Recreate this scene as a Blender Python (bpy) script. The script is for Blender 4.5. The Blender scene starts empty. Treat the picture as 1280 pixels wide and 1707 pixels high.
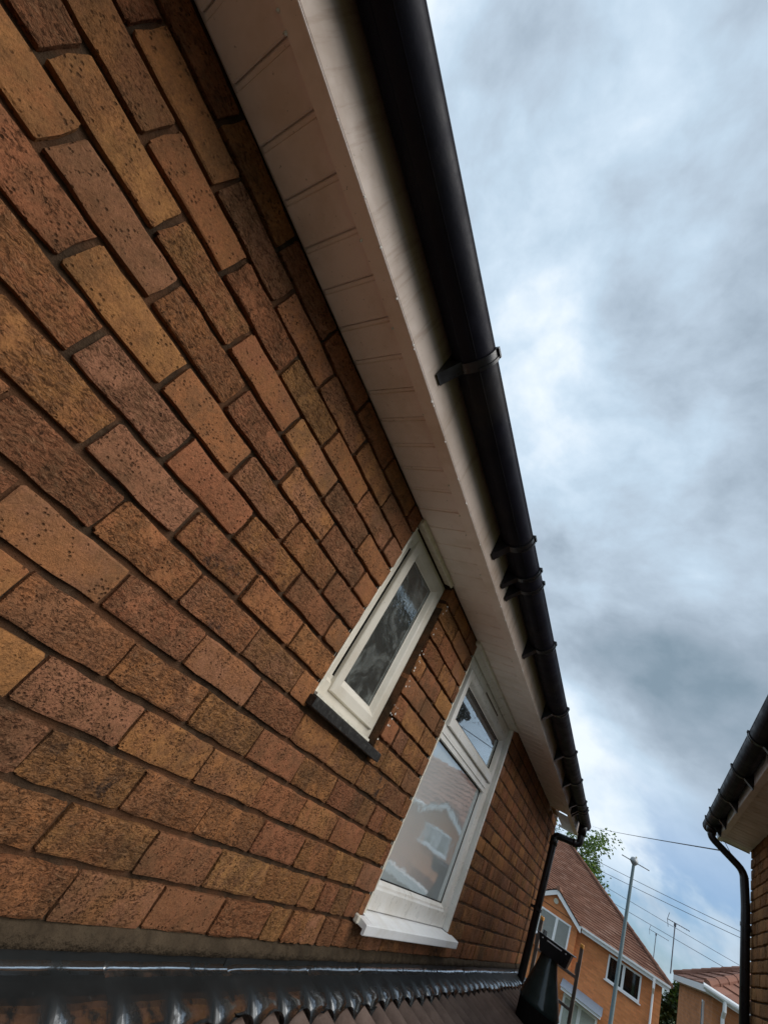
import bpy, bmesh, math, random
from mathutils import Vector, Matrix, noise
random.seed(11)
S = bpy.context.scene
COL = S.collection
R = math.radians
PI = math.pi

# ------------------------------------------------------------------ camera
cd = bpy.data.cameras.new('camera')
cam = bpy.data.objects.new('camera', cd); COL.objects.link(cam)
cd.sensor_fit = 'HORIZONTAL'; cd.sensor_width = 36.0
cd.lens = 36.0 * 667.16 / 1280.0
cd.clip_start = 0.02; cd.clip_end = 3000
yaw, pit, roll = 0.7792, 2.1126, 0.6105
M = Matrix.Rotation(yaw, 4, 'Z') @ Matrix.Rotation(pit, 4, 'X') @ Matrix.Rotation(roll, 4, 'Z')
cam.matrix_world = Matrix.Translation((0.8181, 0.0, 4.203)) @ M
S.camera = cam

# ------------------------------------------------------------------ node helper
class N:
    def __init__(self, nt): self.nt = nt
    def __call__(self, kind, ins=None, **kw):
        n = self.nt.nodes.new(kind)
        for k, v in kw.items(): setattr(n, k, v)
        for k, v in (ins or {}).items():
            s = n.inputs[k]
            if isinstance(v, bpy.types.NodeSocket): self.nt.links.new(v, s)
            else: s.default_value = v
        return n
    def math(self, op, a, b=0.0, c=None, clamp=False):
        d = {0: a, 1: b}
        if c is not None: d[2] = c
        return self('ShaderNodeMath', d, operation=op, use_clamp=clamp).outputs[0]
    def vmath(self, op, a, b=(0, 0, 0)):
        n = self('ShaderNodeVectorMath', {0: a, 1: b}, operation=op)
        return n.outputs[1] if op in ('DOT_PRODUCT', 'LENGTH', 'DISTANCE') else n.outputs[0]
    def mix(self, f, a, b, mode='MIX'):
        n = self('ShaderNodeMix', data_type='RGBA', blend_type=mode)
        for i, v in ((0, f), (6, a), (7, b)):
            if isinstance(v, bpy.types.NodeSocket): self.nt.links.new(v, n.inputs[i])
            else: n.inputs[i].default_value = v if i == 0 or len(v) == 4 else (*v, 1)
        return n.outputs[2]
    def ramp(self, f, stops, interp='LINEAR'):
        n = self('ShaderNodeValToRGB', {0: f})
        cr = n.color_ramp; cr.interpolation = interp
        while len(cr.elements) < len(stops): cr.elements.new(0.5)
        for e, (p, c) in zip(cr.elements, stops):
            e.position = p; e.color = (*c, 1) if len(c) == 3 else c
        return n.outputs[0]
    def noise(self, vec, scale, detail=3, rough=0.55, dist=0.0, out=0):
        return self('ShaderNodeTexNoise', {'Vector': vec, 'Scale': scale, 'Detail': detail, 'Roughness': rough, 'Distortion': dist}).outputs[out]
    def maprange(self, v, a, b, c=0.0, d=1.0, smooth=True):
        n = self('ShaderNodeMapRange', {'Value': v, 'From Min': a, 'From Max': b, 'To Min': c, 'To Max': d})
        n.interpolation_type = 'SMOOTHSTEP' if smooth else 'LINEAR'; n.clamp = True
        return n.outputs[0]

# ------------------------------------------------------------------ sky, sun, exposure
SUN_EL, SUN_AZ = 42.0, 86.0      # azimuth measured from +Y clockwise
W = bpy.data.worlds.new('World'); S.world = W; W.use_nodes = True
W.node_tree.nodes.clear(); n = N(W.node_tree)
tc = n('ShaderNodeTexCoord').outputs['Generated']
sky = n('ShaderNodeTexSky', sky_type='NISHITA'); sky.sun_disc = False
sky.sun_elevation = R(SUN_EL); sky.sun_rotation = R(SUN_AZ); sky.altitude = 100; sky.dust_density = 1.0
sep = n('ShaderNodeSeparateXYZ', {0: tc})
pv = n.vmath('MULTIPLY', n.vmath('NORMALIZE', tc), (1.0, 1.0, 1.35))
warp = n.vmath('SUBTRACT', n('ShaderNodeTexNoise', {'Vector': pv, 'Scale': 3.6, 'Detail': 5, 'Roughness': 0.5}).outputs['Color'], (0.5, 0.5, 0.5))
pw = n.vmath('ADD', pv, n.vmath('MULTIPLY', warp, (0.09, 0.09, 0.09)))
big = n.noise(n.vmath('ADD', pw, (4.3, 1.7, 0.0)), 2.0, 3, 0.45)
mid = n.noise(n.vmath('ADD', pw, (1.1, 7.9, 3.0)), 3.9, 11, 0.57)
dens = n.math('ADD', n.math('MULTIPLY', big, 0.42), n.math('MULTIPLY', mid, 0.46))
dens = n.math('ADD', dens, 0.058)
tcn = n.vmath('NORMALIZE', tc)
tcw = n.vmath('ADD', tcn, n.vmath('MULTIPLY', warp, (0.30, 0.30, 0.30)))
for d_, rad, wt in (((-.295, .338, .894), 14, -.075), ((-.306, .642, .702), 15, -.085), ((.016, .614, .789), 22, .060), ((0, .806, .592), 16, .070),
                    ((-.188, .776, .602), 8, -.03), ((.008, .923, .384), 10, .100), ((-.074, .958, .278), 8, -.085), ((.067, .986, .155), 7, -.07), ((.02, .15, .985), 24, .040), ((.03, .34, .94), 16, .075), ((.05, .93, .35), 9, .05), ((.09, .985, .13), 6, .04)):
    dist = n.vmath('DISTANCE', tcw, d_)
    dens = n.math('ADD', dens, n.maprange(dist, 0.0, 2 * math.sin(R(rad) / 1.3), wt, 0.0))
ccol = n.ramp(dens, [(0.36, (8.4, 9.2, 9.9)), (0.435, (6.2, 7.5, 8.8)), (0.485, (5.2, 6.5, 7.8)), (0.53, (4.6, 5.6, 6.7)), (0.60, (3.4, 4.2, 5.1)), (0.70, (2.2, 3.0, 3.75))])
gap = n.noise(n.vmath('ADD', pw, (2.2, 5.5, 8.0)), 3.4, 6, 0.55)
low = n.maprange(sep.outputs[2], 0.08, 0.32, 1.0, 0.0)
gapm = n.math('MULTIPLY', n.maprange(gap, 0.45, 0.56), n.math('MULTIPLY', low, 0.85))
skyc = n.mix(gapm, ccol, n.mix(1.0, sky.outputs[0], (0.62, 0.85, 1.15, 1), 'MULTIPLY'))
bg = n('ShaderNodeBackground', {0: skyc, 1: 0.052})
wo = n('ShaderNodeOutputWorld', {0: bg.outputs[0]})

sd = bpy.data.lights.new('sun', 'SUN'); sun = bpy.data.objects.new('sun', sd); COL.objects.link(sun)
sd.energy = 1.5; sd.angle = R(55); sd.color = (1.0, 0.94, 0.87)
az, el = R(SUN_AZ), R(SUN_EL)
sdir = Vector((math.sin(az) * math.cos(el), math.cos(az) * math.cos(el), math.sin(el)))
sun.rotation_euler = (-sdir).to_track_quat('-Z', 'Y').to_euler()
S.view_settings.view_transform = 'Standard'; S.view_settings.look = 'None'
S.view_settings.gamma = 1.0; S.view_settings.exposure = 1.05
S.view_settings.use_curve_mapping = False
S.render.engine = 'CYCLES'
S.cycles.max_bounces = 10; S.cycles.diffuse_bounces = 5; S.cycles.transparent_max_bounces = 12

# ------------------------------------------------------------------ materials
def mat(name):
    m = bpy.data.materials.new(name); m.use_nodes = True; m.node_tree.nodes.clear()
    nn = N(m.node_tree)
    out = nn('ShaderNodeOutputMaterial')
    def fin(sh): m.node_tree.links.new(sh, out.inputs[0])
    return m, nn, fin
def princ(nn, col, rough=0.5, bump=None, dist=0.002, strength=1.0, spec=0.5, metal=0.0, **kw):
    ins = {'Base Color': col if isinstance(col, bpy.types.NodeSocket) else (*col, 1), 'Roughness': rough, 'Specular IOR Level': spec, 'Metallic': metal}
    ins.update(kw)
    if bump is not None:
        b = nn('ShaderNodeBump', {'Height': bump, 'Distance': dist, 'Strength': strength})
        ins['Normal'] = b.outputs[0]
    return nn('ShaderNodeBsdfPrincipled', ins).outputs[0]

def brick_mat(name, attr=False, dark=1.0):
    m, k, fin = mat(name)
    pos = k('ShaderNodeNewGeometry').outputs['Position']
    if attr: oc = k('ShaderNodeAttribute', attribute_name='bk').outputs['Color']
    else: oc = k('ShaderNodeObjectInfo').outputs['Color']
    s = k('ShaderNodeSeparateColor', {0: oc})
    r1, r2, r3 = s.outputs[0], s.outputs[1], s.outputs[2]
    off = k('ShaderNodeCombineXYZ', {0: k.math('MULTIPLY', r1, 37.0), 1: k.math('MULTIPLY', r2, 51.0), 2: k.math('MULTIPLY', r3, 23.0)}).outputs[0]
    p = k.vmath('ADD', pos, off)
    d = dark
    pal = [(0.0, (0.33, 0.165, 0.062)), (0.16, (0.315, 0.143, 0.054)), (0.34, (0.29, 0.122, 0.052)), (0.52, (0.27, 0.106, 0.054)), (0.68, (0.21, 0.094, 0.045)), (0.84, (0.30, 0.138, 0.080)), (1.0, (0.18, 0.088, 0.041))]
    pal = [(a, tuple(x * d for x in c)) for a, c in pal]
    base = k.ramp(r1, pal)
    alt = k.ramp(r2, pal[::-1] if False else [(a, c) for a, c in pal])
    mott = k.maprange(k.noise(p, 11.0, 4, 0.6), 0.42, 0.66)
    c = k.mix(k.math('MULTIPLY', mott, 0.75), base, alt)
    grain = k.noise(p, 210.0, 6, 0.8)
    m2 = k.maprange(k.noise(p, 42.0, 5, 0.65), 0.40, 0.62)
    c = k.mix(k.math('MULTIPLY', m2, 0.55), c, k.mix(0.5, alt, (0.135, 0.075, 0.040)))
    soot = k.maprange(k.noise(pos, 3.2, 7, 0.72), 0.48, 0.68)
    c = k.mix(k.math('MULTIPLY', soot, 0.62), c, (0.090, 0.056, 0.030))
    c = k.mix(0.7, c, k.ramp(grain, [(0.25, (0.30, 0.28, 0.26)), (0.5, (0.56, 0.55, 0.54)), (0.75, (0.90, 0.87, 0.80))]), 'OVERLAY')
    # flashed dark end patches on a few bricks
    fl = k.math('MULTIPLY', k.maprange(k.noise(p, 9.0, 8, 0.72), 0.58, 0.66), k.maprange(r3, 0.86, 0.92))
    c = k.mix(k.math('MULTIPLY', fl, 0.85), c, (0.035, 0.028, 0.026))
    # drag creases of the rustic face, their shade also painted into the colour
    mp = k('ShaderNodeMapping', {'Vector': p, 'Rotation': (R(24), 0, 0), 'Scale': (80, 125, 285)}).outputs[0]
    cre = k.noise(mp, 1.0, 5, 0.62, 0.9)
    creh = k.math('MAXIMUM', k.maprange(cre, 0.37, 0.47), k.maprange(k.noise(p, 22.0, 3, 0.6), 0.54, 0.42))
    cam_ = k.maprange(r3, 0.10, 0.55)
    vor = k('ShaderNodeTexVoronoi', {'Vector': p, 'Scale': 120.0, 'Randomness': 1.0}).outputs['Distance']
    pitm = k.maprange(k.noise(p, 38.0, 3, 0.6), 0.47, 0.60)
    pits = k.math('MULTIPLY', k.maprange(vor, 0.42, 0.12), pitm)
    spots = k.maprange(k.noise(p, 150.0, 3, 0.6), 0.62, 0.69)
    c = k.mix(k.math('MULTIPLY', spots, k.maprange(r2, 0.1, 0.8, 0.25, 0.95)), c, (0.045, 0.022, 0.014))
    c = k.mix(k.math('MULTIPLY', pits, 0.7), c, (0.05, 0.026, 0.014))  # iron-dark pits, colour deepened to stand for shade in the hollows
    crd = k.math('MULTIPLY', k.math('SUBTRACT', 1.0, creh), cam_)
    mp2 = k('ShaderNodeMapping', {'Vector': k.vmath('ADD', p, k.vmath('MULTIPLY', k('ShaderNodeTexNoise', {'Vector': p, 'Scale': 30.0, 'Detail': 3}).outputs['Color'], (0.02, 0.02, 0.02))), 'Rotation': (R(34), 0, 0), 'Scale': (50, 62, 165)}).outputs[0]
    bark = k.noise(mp2, 1.0, 6, 0.66)
    barkm = k.math('MULTIPLY', k.maprange(r3, 0.52, 0.62), k.maprange(k.noise(p, 14.0, 3, 0.6), 0.36, 0.52))
    bcr = k.math('MULTIPLY', k.maprange(bark, 0.47, 0.38), barkm)
    crd = k.math('MAXIMUM', k.math('MULTIPLY', crd, k.math('SUBTRACT', 1.0, k.math('MULTIPLY', barkm, 0.6))), bcr)
    ridge = k.math('MULTIPLY', k.maprange(bark, 0.50, 0.64), barkm)
    c = k.mix(k.math('MULTIPLY', ridge, 0.30), c, (0.42, 0.24, 0.13))  # ridge tops painted paler, as if catching light
    c = k.mix(k.math('MULTIPLY', crd, 0.62), c, (0.060, 0.028, 0.014))  # crevice shade painted dark into the base colour for depth
    h = k.math('MULTIPLY', k.noise(p, 75.0, 7, 0.74), 0.95)
    h = k.math('SUBTRACT', h, k.math('MULTIPLY', crd, 0.7))
    h = k.math('ADD', k.math('SUBTRACT', h, k.math('MULTIPLY', pits, 0.55)), k.math('MULTIPLY', ridge, 0.45))
    h = k.math('ADD', h, k.math('MULTIPLY', k.noise(p, 18.0, 3, 0.5), 0.8))
    fin(princ(k, c, 0.92, h, 0.0065, 1.0, 0.12))
    return m
M_BRICK = brick_mat('rustic_brick'); M_BRICKF = brick_mat('rustic_brick_run', True)

def simple(name, col, rough=0.5, spec=0.5, var=0.12, scale=12.0, bscale=60.0, bdist=0.0008, metal=0.0, dirt=None, dirtscale=6.0, coat=0.0):
    m, k, fin = mat(name)
    pos = k('ShaderNodeNewGeometry').outputs['Position']
    f = k.noise(pos, scale, 5, 0.6)
    lo = tuple(x * (1 - var) for x in col); hi = tuple(min(1, x * (1 + var)) for x in col)
    c = k.ramp(f, [(0.3, lo), (0.7, hi)])
    if dirt:
        dm = k.maprange(k.noise(pos, dirtscale, 6, 0.65), 0.50, 0.75)
        c = k.mix(k.math('MULTIPLY', dm, 0.7), c, dirt)
    rr = k.maprange(k.noise(pos, scale * 2, 4, 0.6), 0.3, 0.7, max(0.02, rough - 0.08), min(1, rough + 0.1))
    fin(princ(k, c, rr, k.noise(pos, bscale, 4, 0.6), bdist, 1.0, spec, metal, **({'Coat Weight': coat} if coat else {})))
    return m
def mortar_mat():
    m, k, fin = mat('mortar')
    pos = k('ShaderNodeNewGeometry').outputs['Position']
    z = k('ShaderNodeSeparateXYZ', {0: pos}).outputs[2]
    f = k.noise(pos, 30, 6, 0.65)
    c = k.ramp(f, [(0.3, (0.036, 0.024, 0.016)), (0.6, (0.075, 0.047, 0.029)), (0.8, (0.14, 0.092, 0.058))])
    red = k.maprange(k.noise(pos, 6, 4, 0.6), 0.42, 0.6)
    c = k.mix(k.math('MULTIPLY', red, 0.6), c, (0.15, 0.066, 0.032))
    h = k.math('ADD', k.noise(pos, 45, 6, 0.7), k.math('MULTIPLY', k.noise(pos, 260, 3, 0.6), 0.3))
    fin(princ(k, c, 0.95, h, 0.008, 1.0, 0.1)); return m
M_MORTAR = mortar_mat()

def upvc(name, col, streak=False, rough=0.35):
    m, k, fin = mat(name)
    pos = k('ShaderNodeNewGeometry').outputs['Position']
    g = k.noise(pos, 5.0, 5, 0.65)
    c = k.mix(k.math('MULTIPLY', k.maprange(g, 0.42, 0.72), 0.45), col, tuple(x * y for x, y in zip(col, (0.66, 0.60, 0.50))))
    sp = k.maprange(k.noise(pos, 95.0, 3, 0.6), 0.68, 0.74)
    c = k.mix(k.math('MULTIPLY', sp, 0.5), c, (0.10, 0.08, 0.06))
    if streak:
        mp = k('ShaderNodeMapping', {'Vector': pos, 'Scale': (3, 38, 4), 'Rotation': (R(14), 0, 0)}).outputs[0]
        st = k.maprange(k.noise(mp, 1.0, 4, 0.7), 0.50, 0.68)
        c = k.mix(k.math('MULTIPLY', st, 0.38), c, (0.24, 0.15, 0.09))
    rr = k.maprange(k.noise(pos, 25, 4, 0.6), 0.3, 0.7, rough - 0.08, rough + 0.15)
    fin(princ(k, c, rr, k.noise(pos, 14, 4, 0.6), 0.0015, 0.6, 0.45)); return m
M_SOFFIT = upvc('white_soffit_plastic', (0.90, 0.80, 0.755))
M_FASCIA = upvc('weathered_white_fascia', (0.47, 0.375, 0.315), True, 0.45)
M_FRAME = upvc('white_window_plastic', (0.74, 0.72, 0.68), False, 0.32)
M_FRAME1 = upvc('grimy_cream_window_plastic', (0.64, 0.60, 0.52), False, 0.4)
M_SILLW = upvc('clean_white_sill_plastic', (0.76, 0.77, 0.78), False, 0.55)
M_WHITE = simple('white_paint', (0.78, 0.79, 0.80), 0.4, 0.5, 0.05)
M_BLACK = simple('black_gutter_plastic', (0.010, 0.010, 0.017), 0.5, 0.10, 0.3, 9, 30, 0.0010, dirt=(0.028, 0.025, 0.024), dirtscale=3.0)
M_BLACKP = simple('black_pipe_plastic', (0.011, 0.011, 0.013), 0.34, 0.5, 0.2, 9, 30, 0.0008)
M_DRIP = simple('grey_drip_mark', (0.16, 0.15, 0.14), 0.6, 0.3)
M_SEAL = simple('cream_sealant', (0.66, 0.62, 0.52), 0.6, 0.3, 0.15, 40, 90, 0.003)
M_SLATE = simple('black_slate_sill', (0.016, 0.015, 0.014), 0.5, 0.4, 0.3, 60, 160, 0.0012, dirt=(0.10, 0.10, 0.09), dirtscale=75.0)
M_DARK = simple('dark_gap', (0.012, 0.010, 0.009), 0.9, 0.1)
M_TIMBER = simple('bare_timber', (0.32, 0.17, 0.08), 0.7, 0.2, 0.2, 20, 50, 0.002)
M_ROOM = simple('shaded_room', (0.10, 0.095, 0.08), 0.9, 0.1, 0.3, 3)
M_BLIND = simple('pale_blind', (0.55, 0.56, 0.52), 0.8, 0.2, 0.08, 4)
M_RENDER = simple('orange_brick_far', (0.62, 0.255, 0.105), 0.9, 0.1, 0.22, 9.0, 22, 0.01)
M_RENDER2 = simple('tan_brick_far', (0.46, 0.205, 0.090), 0.9, 0.1, 0.2, 2.5, 22, 0.01)
def far_brick(name, col):
    m, k, fin = mat(name)
    tc_ = k('ShaderNodeTexCoord').outputs['Object']
    sp = k('ShaderNodeSeparateXYZ', {0: tc_})
    uv = k('ShaderNodeCombineXYZ', {0: k.math('ADD', sp.outputs[0], sp.outputs[1]), 1: sp.outputs[2], 2: 0.0}).outputs[0]
    br = k('ShaderNodeTexBrick', {'Vector': uv, 'Color1': (*[x * 0.86 for x in col], 1), 'Color2': (*[min(1, x * 1.12) for x in col], 1), 'Mortar': (*[x * 0.75 + 0.06 for x in col], 1), 'Scale': 1.0, 'Mortar Size': 0.007, 'Brick Width': 0.225, 'Row Height': 0.075, 'Mortar Smooth': 0.3})
    g = k.noise(tc_, 1.1, 6, 0.7)
    c = k.mix(0.55, br.outputs[0], k.ramp(g, [(0.3, (0.36, 0.35, 0.35)), (0.7, (0.62, 0.61, 0.60))]), 'OVERLAY')
    fin(princ(k, c, 0.9, br.outputs[1], 0.006, -0.6, 0.1)); return m
M_RENDER = far_brick('orange_brick_courses', (0.62, 0.240, 0.095)); M_RENDER2 = far_brick('tan_brick_courses', (0.46, 0.19, 0.082))
M_POLE = simple('painted_steel_column', (0.105, 0.150, 0.160), 0.5, 0.5, 0.12)
M_GALV = simple('galvanised_metal', (0.30, 0.32, 0.33), 0.45, 0.5, 0.2, metal=0.4)
M_AERIAL = simple('aerial_metal', (0.11, 0.11, 0.13), 0.5, 0.5, 0.1)
M_WIRE = simple('black_cable', (0.045, 0.045, 0.055), 0.6, 0.3)
M_LADDER = simple('weathered_grey_ladder', (0.19, 0.155, 0.135), 0.6, 0.4, 0.25, 14)
M_ORANGE = simple('orange_end_cap', (0.55, 0.25, 0.05), 0.5, 0.4)
M_TERM = simple('green_black_enamel', (0.022, 0.038, 0.038), 0.16, 0.5, 0.3, 8, 20, 0.001, dirt=(0.045, 0.055, 0.055), dirtscale=9.0)
M_LEADBLUE = simple('blue_grey_lead_roof', (0.20, 0.25, 0.31), 0.5, 0.4)
M_GRASS = simple('grass_ground', (0.06, 0.08, 0.035), 0.95, 0.1, 0.3, 0.8)
M_BARK = simple('bark', (0.07, 0.055, 0.04), 0.95, 0.1, 0.3, 10, 30, 0.02)
M_STONE = simple('round_vent_plaster', (0.62, 0.58, 0.47), 0.8, 0.2)
M_TRIM = simple('dry_paint_flake', (0.72, 0.70, 0.64), 0.7, 0.2)

def lead_mat():
    m, k, fin = mat('weathered_lead')
    pos = k('ShaderNodeNewGeometry').outputs['Position']
    f = k.noise(pos, 7, 6, 0.65)
    c = k.ramp(f, [(0.3, (0.007, 0.0085, 0.009)), (0.62, (0.012, 0.014, 0.0147)), (0.85, (0.03, 0.033, 0.0345))])
    mp = k('ShaderNodeMapping', {'Vector': pos, 'Scale': (30, 80, 20)}).outputs[0]
    st = k.maprange(k.noise(mp, 1.0, 6, 0.72), 0.66, 0.73)
    c = k.mix(k.math('MULTIPLY', st, 0.30), c, (0.20, 0.21, 0.215))
    w = k('ShaderNodeSeparateColor', {0: k('ShaderNodeAttribute', attribute_name='bk').outputs['Color']}).outputs[0]
    w = k.math('MULTIPLY', w, k.maprange(k.noise(pos, 26, 5, 0.65), 0.34, 0.52), clamp=True)
    h = k.math('ADD', k.noise(pos, 14, 3, 0.5), k.math('MULTIPLY', k.noise(pos, 90, 3, 0.6), 0.10))
    nb_ = k('ShaderNodeBump', {'Height': h, 'Distance': 0.004, 'Strength': 0.6}).outputs[0]
    dull = k('ShaderNodeBsdfPrincipled', {'Base Color': c, 'Roughness': 0.5, 'Specular IOR Level': 0.25, 'Normal': nb_}).outputs[0]
    bright = k('ShaderNodeBsdfPrincipled', {'Base Color': (0.74, 0.79, 0.84, 1), 'Metallic': 1.0, 'Roughness': 0.14, 'Normal': nb_}).outputs[0]
    fin(k('ShaderNodeMixShader', {0: k.math('MULTIPLY', w, 0.85), 1: dull, 2: bright}).outputs[0]); return m
M_LEAD = lead_mat()
def tile_mat(name, c0, c1, c2, sc):
    m, k, fin = mat(name)
    pos = k('ShaderNodeNewGeometry').outputs['Position']
    oi = k('ShaderNodeObjectInfo').outputs['Random']
    f = k.noise(pos, sc, 6, 0.65)
    c = k.ramp(f, [(0.3, c0), (0.55, c1), (0.8, c2)])
    c = k.mix(0.35, c, k.ramp(oi, [(0, (0.35, 0.35, 0.35)), (1, (0.65, 0.62, 0.6))]), 'OVERLAY')
    fin(princ(k, c, 0.85, k.noise(pos, sc * 12, 4, 0.7), 0.002, 1.0, 0.2)); return m
M_TILE = tile_mat('brown_concrete_tile', (0.10, 0.070, 0.058), (0.155, 0.110, 0.090), (0.22, 0.165, 0.138), 12)
def far_tile(name, cols, run):
    m, k, fin = mat(name)
    pos = k('ShaderNodeNewGeometry').outputs['Position']
    a = k('ShaderNodeAttribute', attribute_name='bk').outputs['Color']
    c = k.ramp(k('ShaderNodeSeparateColor', {0: a}).outputs[0], [(i / (len(cols) - 1), c_) for i, c_ in enumerate(cols)])
    g = k.noise(pos, 1.3, 5, 0.65)
    c = k.mix(0.5, c, k.ramp(g, [(0.3, (0.36, 0.36, 0.36)), (0.7, (0.66, 0.64, 0.6))]), 'OVERLAY')
    fin(princ(k, c, 0.85, k.noise(pos, 30, 3, 0.6), 0.01, 1.0, 0.15)); return m
M_ROOFA = far_tile('red_brown_far_tiles', [(0.13, 0.062, 0.042), (0.18, 0.092, 0.064), (0.155, 0.074, 0.05), (0.22, 0.125, 0.092)], 0)
M_ROOFB = far_tile('plum_brown_far_tiles', [(0.20, 0.10, 0.075), (0.27, 0.135, 0.10), (0.23, 0.115, 0.085), (0.32, 0.17, 0.13)], 0)

def glass_mat(name, rough, bump_kind, tint, veil, veilcol, refl=1.5):
    m, k, fin = mat(name)
    pos = k('ShaderNodeNewGeometry').outputs['Position']
    nrm = None
    if bump_kind == 'drops':
        v = k('ShaderNodeTexVoronoi', {'Vector': pos, 'Scale': 70.0}).outputs['Distance']
        h = k.math('MULTIPLY', k.maprange(v, 0.35, 0.1), k.maprange(k.noise(pos, 60, 2, 0.5), 0.5, 0.6))
        nrm = k('ShaderNodeBump', {'Height': h, 'Distance': 0.0006, 'Strength': 0.6}).outputs[0]
    elif bump_kind == 'obscure':
        h = k.math('ADD', k.noise(pos, 9, 3, 0.5), k.math('MULTIPLY', k.noise(pos, 130, 2, 0.5), 0.04))
        nrm = k('ShaderNodeBump', {'Height': h, 'Distance': 0.0012, 'Strength': 0.5}).outputs[0]
    elif bump_kind == 'swirl':
        h = k.noise(pos, 30, 2, 0.4, 2.2)
        veil = k.math('MULTIPLY_ADD', k.maprange(k.noise(pos, 9, 5, 0.6, 1.5), 0.42, 0.66), 0.34, 0.14)
        nrm = k('ShaderNodeBump', {'Height': h, 'Distance': 0.0010, 'Strength': 0.5}).outputs[0]
    fr = k('ShaderNodeFresnel', {'IOR': 1.52, **({'Normal': nrm} if nrm else {})}).outputs[0]
    fr = k.math('MULTIPLY_ADD', fr, refl, 0.05, clamp=True)
    gl = k('ShaderNodeBsdfGlossy', {'Color': (0.88, 0.96, 1.0, 1), 'Roughness': rough, **({'Normal': nrm} if nrm else {})}).outputs[0]
    tr = k('ShaderNodeBsdfTransparent', {0: (*tint, 1)}).outputs[0]
    df = k('ShaderNodeBsdfDiffuse', {0: (*veilcol, 1)}).outputs[0]
    body = k('ShaderNodeMixShader', {0: veil, 1: tr, 2: df}).outputs[0]
    fin(k('ShaderNodeMixShader', {0: fr, 1: body, 2: gl}).outputs[0]); return m
M_GLASS1 = glass_mat('clear_smeared_glass', 0.02, 'swirl', (0.75, 0.8, 0.75), 0.30, (0.30, 0.325, 0.31))
M_GLASS2 = glass_mat('rain_spotted_glass', 0.02, 'drops', (0.7, 0.75, 0.72), 0.12, (0.36, 0.39, 0.39), 2.5)
M_GLASS3 = glass_mat('obscured_glass', 0.025, 'obscure', (0.6, 0.6, 0.58), 0.85, (0.52, 0.565, 0.57), 1.9)
M_GLASSF = glass_mat('far_window_glass', 0.03, None, (0.5, 0.55, 0.55), 0.1, (0.03, 0.035, 0.04))

M_GLASSB = glass_mat('net_curtained_glass', 0.04, None, (0.95, 0.97, 0.97), 0.35, (0.62, 0.64, 0.62))

# ------------------------------------------------------------------ mesh helpers
class MB:
    def __init__(self): self.v = []; self.f = []; self.c = []
    def quad(self, *p):
        i = len(self.v); self.v += [tuple(q) for q in p]; self.f.append(tuple(range(i, i + len(p)))); return self
    def box(self, x0, x1, y0, y1, z0, z1, ch=0.0):
        i = len(self.v)
        if ch <= 0:
            self.v += [(x0, y0, z0), (x1, y0, z0), (x1, y1, z0), (x0, y1, z0), (x0, y0, z1), (x1, y0, z1), (x1, y1, z1), (x0, y1, z1)]
            self.f += [tuple(i + k for k in q) for q in ((0, 3, 2, 1), (4, 5, 6, 7), (0, 1, 5, 4), (1, 2, 6, 5), (2, 3, 7, 6), (3, 0, 4, 7))]
        else:
            bm = bmesh.new(); bmesh.ops.create_cube(bm, size=1.0)
            for v in bm.verts: v.co = Vector(((x0 + x1) / 2 + v.co.x * (x1 - x0), (y0 + y1) / 2 + v.co.y * (y1 - y0), (z0 + z1) / 2 + v.co.z * (z1 - z0)))
            bmesh.ops.bevel(bm, geom=bm.edges[:], offset=ch, segments=1, affect='EDGES')
            bm.verts.index_update()
            self.v += [tuple(v.co) for v in bm.verts]; self.f += [tuple(i + v.index for v in f.verts) for f in bm.faces]; bm.free()
        return self
    def tube(self, pts, r, seg=10, cap=True):
        pts = [Vector(p) for p in pts]; rs = r if isinstance(r, (list, tuple)) else [r] * len(pts)
        i0 = len(self.v); up = None
        for j, p in enumerate(pts):
            t = (pts[min(j + 1, len(pts) - 1)] - pts[max(j - 1, 0)]).normalized()
            a = t.cross(Vector((0.13, 0.31, 0.94))) if up is None else up - t * up.dot(t)
            if a.length < 1e-4: a = t.cross(Vector((1, 0, 0)))
            a.normalize(); up = a; b = t.cross(a)
            for s in range(seg):
                an = 2 * PI * s / seg; self.v.append(tuple(p + (a * math.cos(an) + b * math.sin(an)) * rs[j]))
        for j in range(len(pts) - 1):
            for s in range(seg):
                q = i0 + j * seg; s2 = (s + 1) % seg
                self.f.append((q + s, q + s2, q + seg + s2, q + seg + s))
        if cap:
            self.f.append(tuple(i0 + s for s in range(seg))[::-1]); self.f.append(tuple(i0 + (len(pts) - 1) * seg + s for s in range(seg)))
        return self
    def prism_y(self, prof, y0, y1, closed=True, dz=0.0):
        i = len(self.v); m = len(prof)
        self.v += [(x, y0, z) for x, z in prof] + [(x, y1, z + dz) for x, z in prof]
        for a in range(m if closed else m - 1):
            b = (a + 1) % m; self.f.append((i + a, i + b, i + m + b, i + m + a))
        if closed: self.f.append(tuple(i + a for a in range(m))[::-1]); self.f.append(tuple(i + m + a for a in range(m)))
        return self
    def build(self, name, m, parent=None, smooth=False):
        me = bpy.data.meshes.new(name); me.from_pydata(self.v, [], self.f)
        if self.c:
            at = me.color_attributes.new('bk', 'FLOAT_COLOR', 'CORNER')
            k = 0
            for fi, p in enumerate(me.polygons):
                for _ in range(p.loop_total): at.data[k].color = self.c[fi]; k += 1
        bm = bmesh.new(); bm.from_mesh(me); bmesh.ops.recalc_face_normals(bm, faces=bm.faces[:]); bm.to_mesh(me); bm.free()
        me.materials.append(m)
        if smooth:
            for p in me.polygons: p.use_smooth = True
        o = bpy.data.objects.new(name, me); COL.objects.link(o)
        if parent: o.parent = parent
        return o
def sharp(o, ang=40):
    me = o.data
    for p in me.polygons: p.use_smooth = True
    me.set_sharp_from_angle(angle=R(ang)); return o
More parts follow.
